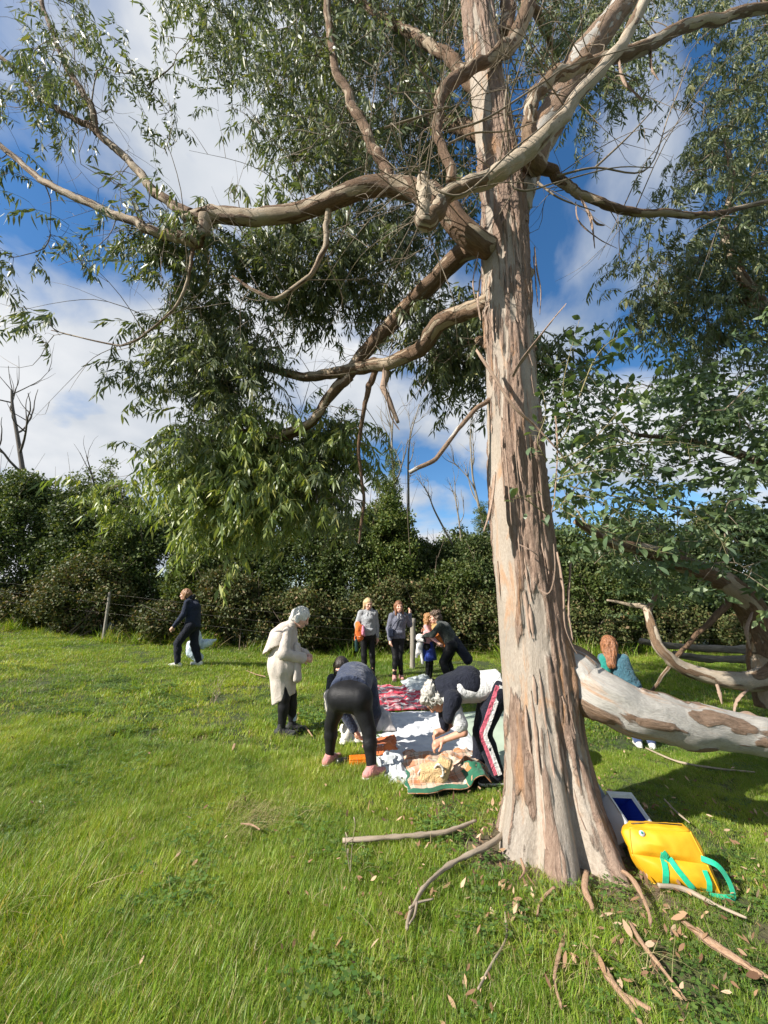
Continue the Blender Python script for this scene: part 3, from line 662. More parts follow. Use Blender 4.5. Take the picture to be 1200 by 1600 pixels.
# pale limb sweeping down from the upper right in front of the trunk and ending in a curl
limb(mt, 'limb', [(1030, -50, 2.6, 30), (985, 48, 2.55, 29), (955, 95, 2.52, 30), (905, 150, 2.5, 31), (860, 205, 2.5, 33), (822, 246, 2.52, 36), (780, 270, 2.55, 37), (728, 288, 2.58, 34), (698, 308, 2.6, 32), (684, 332, 2.62, 34), (668, 345, 2.62, 34), (660, 318, 2.6, 30), (661, 290, 2.58, 27), (664, 272, 2.56, 22)], PALELIMB_M, 22, .25, .015, -.35, seed=322)
limb(mt, 'limb', [(842, 262, 2.85, 40), (826, 236, 2.7, 36), (826, 190, 2.66, 31), (836, 145, 2.66, 30), (868, 118, 2.7, 30), (915, 100, 2.75, 30), (955, 90, 2.8, 30), (1010, 75, 2.9, 32), (1080, 40, 3.0, 28), (1200, 15, 3.2, 25), (1330, -20, 3.4, 20)], PALELIMB_M, 20, .5, .018, .1, seed=331)
limb(mt, 'limb', [(705, 285, 2.6, 22), (704, 262, 2.62, 20), (690, 232, 2.66, 20), (681, 195, 2.7, 22), (686, 160, 2.72, 24), (704, 130, 2.75, 28), (735, 106, 2.8, 26), (768, 92, 2.85, 24), (786, 82, 2.9, 34), (808, 60, 3.0, 34), (826, 20, 3.05, 38), (832, -60, 3.1, 40)], SHADEDLIMB_M, 18, .7, .014, .1, knob=.16, seed=343)
limb(mt, 'limb', [(800, 330, 3.12, 74), (828, 248, 3.2, 74), (868, 172, 3.25, 70), (912, 95, 3.3, 66), (950, 45, 3.35, 60), (1005, -50, 3.4, 52), (1080, -200, 3.6, 40)], GREYLIMB_M, 26, .4, .025, .0, seed=351)
limb(mt, 'limb', [(815, 262, 3.0, 30), (842, 264, 2.92, 26), (870, 276, 2.9, 22), (905, 302, 2.92, 18), (960, 324, 2.98, 17), (1030, 335, 3.1, 16), (1110, 336, 3.25, 14), (1170, 322, 3.4, 11), (1290, 290, 3.6, 9)], SHADEDLIMB_M, 12, .5, .025, .05)
limb(mt, 'limb', [(775, 470, 3.12, 40), (745, 481, 3.2, 32), (692, 505, 3.6, 29), (650, 545, 3.9, 26), (600, 571, 4.2, 23), (545, 580, 4.5, 21), (480, 590, 4.8, 17), (405, 571, 5.0, 12), (340, 555, 5.1, 9), (270, 540, 5.2, 6)], SHADEDLIMB_M, 16, .5, .03, -.05)
limb(mt, 'limb', [(765, 375, 3.25, 44), (728, 396, 3.5, 38), (690, 428, 3.8, 34), (645, 472, 4.1, 30), (602, 520, 4.4, 27), (566, 556, 4.6, 24), (540, 592, 4.7, 20), (510, 625, 4.8, 17), (488, 660, 4.9, 13), (440, 690, 5.0, 9)], SHADEDLIMB_M, 16, .6, .03, .3)
limb(mt, 'limb', [(548, 588, 4.5, 17), (520, 615, 4.6, 15), (490, 655, 4.75, 13), (435, 682, 4.9, 11), (380, 672, 5.05, 9), (310, 655, 5.2, 6)], SHADEDLIMB_M, 10, .5, .03, .1)
limb(mt, 'limb', [(602, 572, 4.2, 15), (600, 600, 4.2, 12), (608, 625, 4.22, 10), (622, 662, 4.25, 6)], STRIP_M, 8, .5, .03, .4, nodes=False)
limb(mt, 'limb', [(588, 576, 4.3, 12), (575, 610, 4.35, 10), (568, 640, 4.4, 7), (560, 700, 4.6, 6), (568, 780, 4.8, 5), (560, 850, 4.9, 4)], SHADEDLIMB_M, 8, .5, .03, .4)
limb(mt, 'limb', [(770, 622, 3.1, 9), (748, 634, 3.0, 8), (715, 672, 2.95, 8), (680, 716, 2.9, 8), (640, 738, 2.9, 7)], GREYLIMB_M, 8, .4, .03, .5, nodes=False)
limb(mt, 'limb', [(516, 318, 3.26, 14), (510, 350, 3.28, 12), (507, 385, 3.3, 11), (484, 432, 3.32, 10), (432, 464, 3.38, 9), (395, 452, 3.45, 7), (362, 432, 3.5, 4)], SHADEDLIMB_M, 8, .4, .03, -.2)
limb(mt, 'limb', [(302, 378, 3.62, 9), (298, 420, 3.65, 7), (280, 470, 3.7, 6), (240, 512, 3.75, 5), (190, 540, 3.8, 4), (80, 516, 3.9, 2)], SHADEDLIMB_M, 6, .4, .03, .2)
limb(mt, 'limb', [(760, 150, 3.15, 40), (700, 90, 3.5, 26), (620, 40, 3.9, 20), (520, -20, 4.4, 14), (420, -60, 4.8, 10)], SHADEDLIMB_M, 12, .5, .04, .3)
limb(mt, 'limb', [(755, 210, 3.3, 36), (690, 190, 4.0, 24), (620, 200, 4.7, 18), (540, 230, 5.4, 13), (450, 250, 5.9, 8)], SHADEDLIMB_M, 12, .5, .04, .3)
limb(mt, 'limb', [(790, 60, 3.15, 40), (800, -20, 3.6, 30), (850, 40, 4.4, 18), (880, 130, 4.9, 10)], SHADEDLIMB_M, 10, .5, .04, .3)
limb(mt, 'limb', [(770, 540, 3.3, 22), (745, 530, 3.9, 14), (715, 540, 4.6, 8)], SHADEDLIMB_M, 8, .5, .04, .3)
limb(mt, 'limb', [(800, 560, 3.3, 16), (840, 545, 3.8, 10), (862, 552, 4.2, 6)], SHADEDLIMB_M, 8, .5, .04, .3)

# --- loose bark strips
def strip(parent, pts, width, curl=1.4, mat=None, name='bark_strip', tw=0.0, n=16, label=None):
    Q = catmull(pts, n); T, A, B = frames(Q); V = []; bk = []; m = 6
    s = np.linspace(0, 1, n)
    for i in range(n):
        w = width*(.55+.45*math.sin(math.pi*min(1, s[i]*1.15+.1)))*(1+.15*RNG.normal())*(1 if i < n-1 else .35); a0 = tw*s[i]
        c = math.cos(a0)*A[i]+math.sin(a0)*B[i]; d = np.cross(T[i], c)
        for j in range(m):
            f = (j/(m-1)-.5)*curl; R = w/curl
            o = c*math.sin(f)*R+d*(1-math.cos(f))*R
            V.append(Q[i]+o); bk.append((f*.1, .1, s[i]*3))
    V = np.array(V); k = len(V); thick = .003
    nrm = np.repeat(np.cross(T, A), m, 0); V2 = V+nrm*thick
    F = []
    for i in range(n-1):
        for j in range(m-1):
            a = i*m+j; F.append([a, a+1, a+m+1, a+m]); F.append([k+a, k+a+m, k+a+m+1, k+a+1])
    for i in range(n-1):
        for j in (0, m-1): a = i*m+j; F.append([a, a+m, k+a+m, k+a])
    for j in range(m-1):
        for i in (0, n-1): a = i*m+j; F.append([a, k+a, k+a+1, a+1])
    o = mk(name, np.vstack([V, V2]), F, mat or STRIP_M, parent, attrs={'bark': np.array(bk+bk)}, keep_world=parent is not None)
    if label: o['label'] = label
    return o
def pts_at(*l): return [at(*p) for p in l]
strip(mt, pts_at((745, 545, 2.80), (775, 590, 2.74), (805, 635, 2.72), (835, 662, 2.74), (870, 700, 2.72), (905, 745, 2.7)), .055, 1.6, tw=.5, label='long brown peeled bark strip hanging diagonally across the trunk')
strip(mt, pts_at((800, 588, 2.78), (812, 565, 2.72), (836, 533, 2.66), (862, 500, 2.62), (884, 474, 2.6)), .05, 1.8, tw=.9, label='stiff bark strip sticking up to the right off the trunk')
strip(mt, pts_at((775, 740, 2.84), (772, 775, 2.82), (766, 805, 2.8), (757, 830, 2.78)), .10, 1.2, label='dark bark flap hanging off the left side of the trunk')
for pts, w in (([(836, 385, 2.95), (840, 420, 2.92), (846, 455, 2.92), (844, 492, 2.92)], .03), ([(834, 400, 2.95), (838, 440, 2.93), (841, 480, 2.95)], .022),
               ([(872, 862, 2.85), (882, 920, 2.82), (885, 980, 2.8), (902, 1022, 2.78)], .04), ([(868, 640, 2.8), (872, 700, 2.78), (868, 770, 2.78), (862, 802, 2.76)], .03),
               ([(893, 880, 3.0), (890, 950, 2.9), (896, 1000, 2.86)], .045), ([(812, 850, 2.78), (828, 858, 2.72), (842, 868, 2.74)], .02),
               ([(790, 700, 2.83), (796, 760, 2.81), (800, 820, 2.83)], .03), ([(806, 660, 2.84), (808, 720, 2.82), (812, 770, 2.83)], .028),
               ([(905, 305, 2.88), (920, 330, 2.84), (932, 348, 2.82), (945, 352, 2.8)], .03), ([(915, 320, 2.88), (926, 350, 2.86), (930, 388, 2.86)], .035),
               ([(900, 315, 2.88), (905, 345, 2.86), (935, 372, 2.84), (965, 388, 2.84)], .022), ([(968, 95, 2.7), (975, 125, 2.66), (1005, 158, 2.62)], .035),
               ([(1018, 78, 2.9), (1020, 105, 2.86), (1030, 125, 2.84)], .06), ([(752, 430, 2.88), (748, 470, 2.84), (752, 500, 2.86)], .05), ([(748, 395, 2.85), (740, 440, 2.8), (744, 470, 2.82)], .03),
               ([(842, 920, 2.78), (858, 925, 2.72), (866, 890, 2.72), (864, 850, 2.75)], .03), ([(600, 570, 3.75), (604, 610, 3.74), (612, 650, 3.76), (625, 672, 3.78)], .04)):
    strip(mt, pts_at(*pts), w, RNG.uniform(1.2, 2.4), tw=RNG.uniform(-.6, .9))
# peeling plates lifting off the trunk and the low limb
for i in range(75):
    z = RNG.uniform(.35, 5.4); a = math.radians(RNG.uniform(190, 345)); j = np.argmin(abs(zz-z)); k0 = int(a/(2*math.pi)*ns) % ns
    pts = []; Lp = RNG.uniform(.1, .5)
    for q in range(4):
        jj = min(nr-1, int(j-q*Lp/3/.0132)); r = rr[max(0, jj), k0]+.003+.016*(q/3)**2*RNG.uniform(.1, 1.6)
        pts.append(np.array([cX[jj, 0]+r*math.cos(a), cY[jj, 0]+r*math.sin(a), zz[jj]]))
    Q = catmull(pts, 9); tang = np.array([-math.sin(a), math.cos(a), 0]); nrm = np.array([math.cos(a), math.sin(a), 0]); w = RNG.uniform(.004, .015); V = []; F = []
    for q, p in enumerate(Q):
        ww = w*math.sin(math.pi*(.08+.84*q/8))*(1+.25*RNG.normal())
        V += [p-tang*ww, p+tang*ww, p+tang*ww+nrm*.0015, p-tang*ww+nrm*.0015]
    for q in range(8):
        b0 = q*4
        for e in range(4): F.append([b0+e, b0+(e+1) % 4, b0+4+(e+1) % 4, b0+4+e])
    F += [[0, 1, 2, 3], [35, 34, 33, 32]]
    mk('bark_flake', V, F, STRIP_M, mt, attrs={'bark': np.array(V)-np.array([1.1, 3, 0])}, keep_world=True)

# ------------------------------------------------------------------ foliage
def euc_spray(nl, L, leafL, leafW, droop=1.0):
    mb = MB(); tw = MB()
    P = [np.zeros(3)]; d = np.array([.75, 0, .35])
    for i in range(7):
        d = d+np.array([0, RNG.normal()*.12, -.24*droop]); d /= np.linalg.norm(d); P.append(P[-1]+d*L/7)
    Q = catmull(P, 12); V, F, bk = sweep(Q, np.linspace(.0035, .0012, 12), 3, False); mb.add(V, F, lf=np.full(len(V), .93))
    for i in range(nl):
        t = (i+RNG.random())/nl; j = min(11, int(2+t*9.9)); p = Q[j]+RNG.normal(size=3)*.012
        a = i*2.4+RNG.normal()*.4
        dd = np.array([math.cos(a)*.42, math.sin(a)*.42, -.9*droop+RNG.normal()*.3]); nn = np.array([-math.sin(a), math.cos(a), RNG.normal()*.4])
        nn = nn*math.cos(i)+np.cross(dd, nn)*math.sin(i)
        # petiole offset then a curved sickle leaf
        leaf_quad(mb, p+dd*.02, dd, nn, leafL*RNG.uniform(.7, 1.25), leafW*RNG.uniform(.75, 1.2), RNG.random(), RNG.uniform(-.12, .3))
    return mb
EUC_M = leafmat('eucalyptus_leaf', [(0, (.068, .094, .046)), (.35, (.108, .14, .068)), (.7, (.15, .182, .086)), (.9, (.19, .205, .08)), (1, (.25, .235, .09))], (1.25, 1.3, .5), rough=.46, tw=.28)
EUCY_M = leafmat('young_eucalyptus_leaf', [(0, (.115, .165, .055)), (.5, (.195, .25, .078)), (.8, (.29, .335, .09)), (1, (.39, .38, .12))], (1.25, 1.3, .45), rough=.44, tw=.3)
JUV_M = leafmat('juvenile_eucalyptus_leaf', [(0, (.085, .135, .07)), (.5, (.115, .17, .085)), (1, (.16, .22, .09))], (1.25, 1.3, .5), rough=.42, tw=.28, tint=False)
JUVS_M = leafmat('juvenile_eucalyptus_leaf_far', [(0, (.08, .13, .06)), (.5, (.125, .185, .085)), (1, (.19, .25, .10))], (1.25, 1.3, .5), rough=.45, tw=.3)
euc_src = [source('eucalyptus_spray', euc_spray(30, .55, .125, .0125), EUC_M) for _ in range(7)]
eucy_src = [source('young_eucalyptus_spray', euc_spray(30, .55, .14, .0145), EUCY_M) for _ in range(4)]
juv_src = [source('juvenile_spray', euc_spray(22, .5, .085, .019, .35), JUVS_M) for _ in range(4)]
def sample_poly(poly, n):
    xs = [p[0] for p in poly]; ys = [p[1] for p in poly]; out = []
    while len(out) < n:
        x, y = RNG.uniform(min(xs), max(xs)), RNG.uniform(min(ys), max(ys))
        if in_poly(np.array([x]), np.array([y]), poly)[0]: out.append((x, y))
    return out
def foliage(tree, nodes, regions, srcs, twig_m, tintb, twig_r=.007, gap_seed=101):
    pos = [p for p, r in nodes]; cl = []
    for poly, y0, y1, n, gap, sprays, spread in regions:
        for x, y in sample_poly(poly, n):
            c = at(x, y, RNG.uniform(y0, y1))
            if fbm(c[0]*.9, c[1]*.9, c[2]*.9, 2, gap_seed) < gap: continue
            cl.append((c, sprays, spread))
    A = np.array(pos); cl.sort(key=lambda c: np.min(np.linalg.norm(A-c[0], axis=1)))
    mb = MB(); P = []; B = list(pos); Barr = np.array(B)
    for c, sprays, spread in cl:
        d = np.linalg.norm(Barr-c, axis=1)+.25*np.maximum(0, Barr[:, 2]-c[2]); k = int(np.argmin(d)); s = Barr[k]; L = np.linalg.norm(c-s)
        mid = s*.55+c*.45+np.array([0, 0, .16*L])+RNG.normal(size=3)*.08*L; mid2 = s*.25+c*.75+np.array([0, 0, .10*L])+RNG.normal(size=3)*.06*L
        n = max(6, int(L/.09)); Q = catmull([s, mid, mid2, c], n); r0 = min(.022, twig_r*(.8+.75*L))
        V, F, bk = sweep(Q, np.linspace(r0, .003, n), 5, False); mb.add(V, F, bark=bk)
        Barr = np.vstack([Barr, Q[n//3::2]])
        for i in range(sprays):
            q = Q[RNG.integers(max(1, n//2), n)] if RNG.random() < .35 else c
            o = RNG.normal(size=3)*spread; P.append(q+o)
            if RNG.random() < .5:                                     # bare thin twig reaching the spray
                V, F, bk = sweep(catmull([q, (q+P[-1])/2+RNG.normal(size=3)*.05, P[-1]], 5), np.linspace(.004, .002, 5), 3, False); mb.add(V, F, bark=bk)
    tag(mb.obj('twigs', twig_m, tree, keep_world=True), kind='stuff')
    P = np.array(P); n = len(P)
    rot = np.stack([RNG.normal(0, .25, n), RNG.normal(0, .3, n), RNG.uniform(0, 6.28, n)], 1)
    tint = tintb+.14*fbm(P[:, 0]*.9, P[:, 1]*.9, P[:, 2]*.9, 2, 131)+RNG.normal(0, .03, n)
    tag(scatter('crown', P, rot, RNG.uniform(.7, 1.25, n), RNG.integers(0, len(srcs), n), srcs, tint, parent=tree), kind='stuff')
    return n
TW_M = woodmat('eucalyptus_twig', (.12, .09, .06), (.30, .24, .17), (40, 40, 5))
R_top = [
 ([(285, -140), (745, -140), (745, 240), (690, 262), (640, 262), (560, 290), (480, 300), (440, 250), (405, 195), (335, 150), (295, 60)], 3.6, 5.4, CN[0], -.30, 12, .22),
 ([(440, 345), (735, 310), (740, 380), (640, 430), (560, 490), (470, 480), (370, 450), (345, 410)], 4.2, 5.4, CN[1], -.16, 11, .19),
 ([(230, 460), (310, 440), (400, 460), (420, 530), (390, 590), (360, 650), (290, 690), (200, 700), (190, 630), (205, 540)], 4.5, 5.6, CN[2], -.2, 10, .19),
 ([(660, 480), (750, 470), (755, 600), (700, 600), (670, 545)], 4.2, 5.2, CN[3], -1, 10, .16),
 ([(832, 530), (866, 540), (868, 590), (838, 590)], 3.9, 4.4, 4, -1, 8, .1),
 ([(790, -100), (1000, -100), (985, 100), (955, 185), (890, 205), (850, 140)], 4.0, 5.6, CN[4], -.3, 10, .2),
 ([(-150, -120), (130, -120), (210, 90), (290, 180), (425, 230), (430, 300), (330, 320), (150, 270), (0, 190), (-150, 150)], 3.6, 4.8, CN[5], .04, 7, .16),
 ([(-150, 200), (40, 250), (110, 330), (60, 420), (-150, 400)], 3.7, 4.6, CN[6], -.12, 7, .17),
 ([(230, 350), (330, 350), (350, 440), (260, 420)], 3.8, 4.6, CN[7], -.3, 8, .16),
 ([(40, 505), (95, 495), (120, 530), (60, 535)], 3.8, 3.95, 2, -1, 3, .05),
 ([(480, 690), (585, 700), (585, 810), (480, 800)], 5.0, 5.8, CN[8], -.2, 6, .2),
]
n1_ = foliage(mt, NODES, R_top, euc_src, TW_M, .5)
low_root = NODES[:]
R_low = [([(175, 730), (300, 670), (440, 670), (540, 640), (545, 710), (500, 770), (430, 810), (390, 840), (280, 800), (185, 790)], 4.8, 5.8, CN[9], -.35, 11, .19)]
n2_ = foliage(mt, low_root, R_low, eucy_src, TW_M, .5)
# drooping bare twigs at the upper left and inside the crown
mb = MB()
for i in range(300):
    j = RNG.integers(0, len(NODES)); s, r = NODES[j]
    if r > .12: continue
    d = RNG.normal(size=3); d[2] = d[2]*.5+.1; d[0] -= .5; d /= np.linalg.norm(d); L = RNG.uniform(.4, 1.3)
    Q = catmull([s, s+d*L*.4+[0, 0, .05], s+d*L*.75+np.array([0, 0, -.05*L])+RNG.normal(size=3)*.08, s+d*L+np.array([0, 0, -.28*L])+RNG.normal(size=3)*.1], 10)
    V, F, bk = sweep(Q, np.linspace(.006, .0015, 10), 4, False); mb.add(V, F, bark=bk)
    for k in range(3):
        q = Q[RNG.integers(3, 9)]; e = q+d*.3+RNG.normal(size=3)*.16
        V, F, bk = sweep(catmull([q, (q+e)/2+RNG.normal(size=3)*.04, e], 6), np.linspace(.003, .001, 6), 3, False); mb.add(V, F, bark=bk)
for pts in ([(700, 205, 2.5), (760, 185, 2.45), (850, 128, 2.4), (900, 100, 2.4), (1060, 55, 2.5)], [(600, 200, 2.6), (700, 168, 2.5), (660, 172, 2.5), (632, 145, 2.5)], [(795, 120, 2.5), (788, 175, 2.48), (798, 208, 2.5), (815, 214, 2.5)],
            [(700, 225, 2.5), (740, 208, 2.46), (790, 205, 2.45), (838, 190, 2.45)], [(660, 275, 2.5), (690, 300, 2.45), (730, 300, 2.45), (800, 235, 2.4), (850, 195, 2.4), (960, 90, 2.4)], [(800, 262, 2.6), (800, 290, 2.5), (825, 298, 2.5), (870, 285, 2.5), (960, 262, 2.6), (1020, 262, 2.8)],
            [(870, 275, 2.85), (930, 262, 2.8), (1010, 265, 2.8), (1045, 180, 2.9), (1080, 90, 3.0)], [(840, 285, 2.8), (875, 310, 2.7), (930, 330, 2.75)], [(930, 262, 2.8), (985, 210, 2.8), (1040, 150, 2.8)]):
    Q = catmull([at(*p) for p in pts], 24); V, F, bk = sweep(Q, np.linspace(.011, .004, 24), 6, False); mb.add(V, F, bark=bk)
tag(mb.obj('bare_twigs', TW_M, mt, keep_world=True), kind='stuff')
# ------------------------------------------------------------------ second eucalyptus at the right
t2b = hit(1300, 1110); t2 = empty('eucalyptus_tree', (5.0, 5.0, float(gz(5.0, 5.0))), label='second eucalyptus with low forked limb at the right edge', cat='tree'); N2 = []
limb(t2, 'trunk', [(1205, 1108, 5.0, 60), (1200, 1040, 5.0, 78), (1196, 1000, 4.95, 66), (1172, 950, 4.9, 56), (1130, 908, 4.8, 46), (1070, 880, 4.65, 36), (1010, 858, 4.4, 26), (960, 850, 4.1, 18), (900, 815, 3.7, 11)], SHADEDLIMB_M, 20, .5, .03, .1, store=N2, seed=411)
limb(t2, 'limb', [(1225, 1035, 5.0, 60), (1185, 1058, 4.95, 44), (1120, 1062, 4.9, 34), (1065, 1045, 4.9, 28), (1035, 1020, 4.9, 22), (1018, 980, 5.0, 17), (1008, 950, 5.1, 14), (985, 945, 5.15, 8), (948, 938, 5.2, 4)], PALELIMB_M, 16, .4, .025, -.1, nodes=False, seed=421)
limb(t2, 'limb', [(1010, 958, 5.08, 13), (1018, 944, 5.1, 12), (1022, 928, 5.1, 8)], GREYLIMB_M, 8, .4, .03, .0, nodes=False)
limb(t2, 'limb', [(1228, 1000, 5.0, 70), (1270, 850, 5.0, 62), (1280, 640, 5.0, 52), (1250, 560, 5.0, 40), (1205, 495, 5.0, 30), (1168, 445, 5.0, 24), (1140, 400, 5.0, 19), (1130, 352, 5.0, 16), (1145, 280, 5.1, 12), (1130, 200, 5.2, 9)], SHADEDLIMB_M, 18, .5, .035, .0, store=N2, seed=431)
limb(t2, 'limb', [(1280, 700, 5.0, 40), (1300, 400, 5.2, 30), (1260, 150, 5.4, 20), (1200, 20, 5.6, 14), (1150, -120, 5.8, 10)], SHADEDLIMB_M, 12, .5, .05, .2, store=N2)
limb(t2, 'limb', [(1200, 500, 5.0, 20), (1160, 470, 5.2, 12), (1100, 470, 5.4, 9), (1020, 480, 5.6, 5)], SHADEDLIMB_M, 8, .5, .04, .2, store=N2)
limb(t2, 'limb', [(1255, 760, 5.0, 40), (1180, 720, 4.8, 20), (1090, 690, 4.5, 12), (1000, 680, 4.2, 8)], SHADEDLIMB_M, 8, .5, .04, .2, store=N2)
limb(t2, 'limb', [(1150, 930, 4.9, 16), (1080, 1000, 4.9, 9), (1010, 1090, 4.95, 6)], SHADEDLIMB_M, 8, .5, .04, .2, nodes=False)
for pts, w in (([(1120, 1068, 4.85), (1125, 1085, 4.8), (1128, 1100, 4.78)], .04), ([(1168, 1075, 4.85), (1150, 1095, 4.82), (1145, 1125, 4.8)], .05), ([(1175, 955, 4.8), (1165, 985, 4.76), (1172, 1015, 4.76)], .05)):
    strip(t2, pts_at(*pts), w, 1.6)
n3_ = foliage(t2, N2, [
 ([(1060, -120), (1330, -120), (1330, 560), (1190, 540), (1090, 565), (995, 560), (962, 440), (1000, 335), (1040, 300), (1075, 180)], 4.6, 6.4, CN[10], -.3, 11, .22)], euc_src, TW_M, .44, gap_seed=211)
n4_ = foliage(t2, N2, [
 ([(880, 590), (1000, 545), (1200, 590), (1320, 620), (1320, 960), (1200, 930), (1040, 860), (930, 840), (880, 790)], 3.6, 5.4, CN[11], -.22, 10, .2),
 ([(930, 850), (1060, 880), (1060, 930), (960, 900)], 4.6, 5.2, CN[12], -1, 6, .14)], juv_src, TW_M, .46, gap_seed=223)
print('sprays', n1_, n2_, n3_, n4_)
# near shoots of round juvenile leaves right of the trunk: each leaf its own piece
jl = []
for k in range(3):
    mb = MB(); leaf_quad(mb, np.zeros(3), np.array([1., 0, 0]), np.array([0, 0, 1.]), 1.0, .24+.03*k, k/3, .12+.1*k, True); o = source('leaf_shape', mb, JUV_M); jl.append(o.data)
shoots = [([(862, 800, 2.78), (900, 775, 2.66), (950, 790, 2.6), (1000, 830, 2.6)], 34), ([(868, 700, 2.75), (890, 660, 2.6), (880, 600, 2.6), (905, 500, 2.7)], 36),
          ([(868, 720, 2.74), (910, 700, 2.62), (960, 650, 2.6), (985, 590, 2.65)], 36), ([(866, 750, 2.74), (905, 740, 2.58), (965, 735, 2.55), (1035, 760, 2.55)], 38),
          ([(855, 720, 2.75), (840, 690, 2.62), (852, 650, 2.6), (848, 610, 2.6)], 18), ([(862, 810, 2.76), (835, 790, 2.62), (815, 778, 2.6), (800, 780, 2.6)], 9),
          ([(870, 790, 2.75), (920, 820, 2.62), (985, 850, 2.6), (1035, 865, 2.62)], 32), ([(880, 740, 2.72), (950, 700, 2.6), (1040, 690, 2.6), (1110, 700, 2.65)], 38),
          ([(905, 620, 2.62), (930, 560, 2.62), (960, 530, 2.66), (1000, 520, 2.7)], 22), ([(890, 760, 2.7), (980, 780, 2.62), (1080, 800, 2.62), (1140, 860, 2.65)], 32)]
mb = MB(); cnt = 0
for pts, n in shoots:
    Q = catmull([at(*p) for p in pts], 40); V, F, bk = sweep(Q, np.linspace(.006, .0015, 40), 5, False); mb.add(V, F, bark=bk)
    T, A, B = frames(Q)
    for i in range(n):
        j = int(4+35*(i+.5)/n); sgn = 1 if i % 2 else -1; ax = A[j] if (i//2) % 2 else B[j]
        p = Q[j]; d = Vector(ax*sgn*.9+T[j]*.5+np.array([0, 0, -.15])+RNG.normal(size=3)*.25).normalized()
        side = RNG.normal(size=3)*.05; p = p+side; s0 = Q[j]
        V, F, bk = sweep(catmull([s0, (s0+p)/2+[0, 0, .004], p], 3), np.full(3, .0012), 3, False); mb.add(V, F, bark=bk)
        o = bpy.data.objects.new('leaf', jl[i % 3]); COL.objects.link(o); o.parent = mt; o.matrix_parent_inverse = mt.matrix_basis.inverted()
        q = d.to_track_quat('X', 'Z').to_euler(); o.location = p; o.rotation_euler = (q.x+RNG.normal()*.5, q.y, q.z); s = RNG.uniform(.055, .1); o.scale = (s, s, s); cnt += 1
tag(mb.obj('shoots', woodmat('green_shoot', (.16, .15, .07), (.30, .24, .12)), mt, keep_world=True), kind='stuff')
print('leaf parts', cnt)
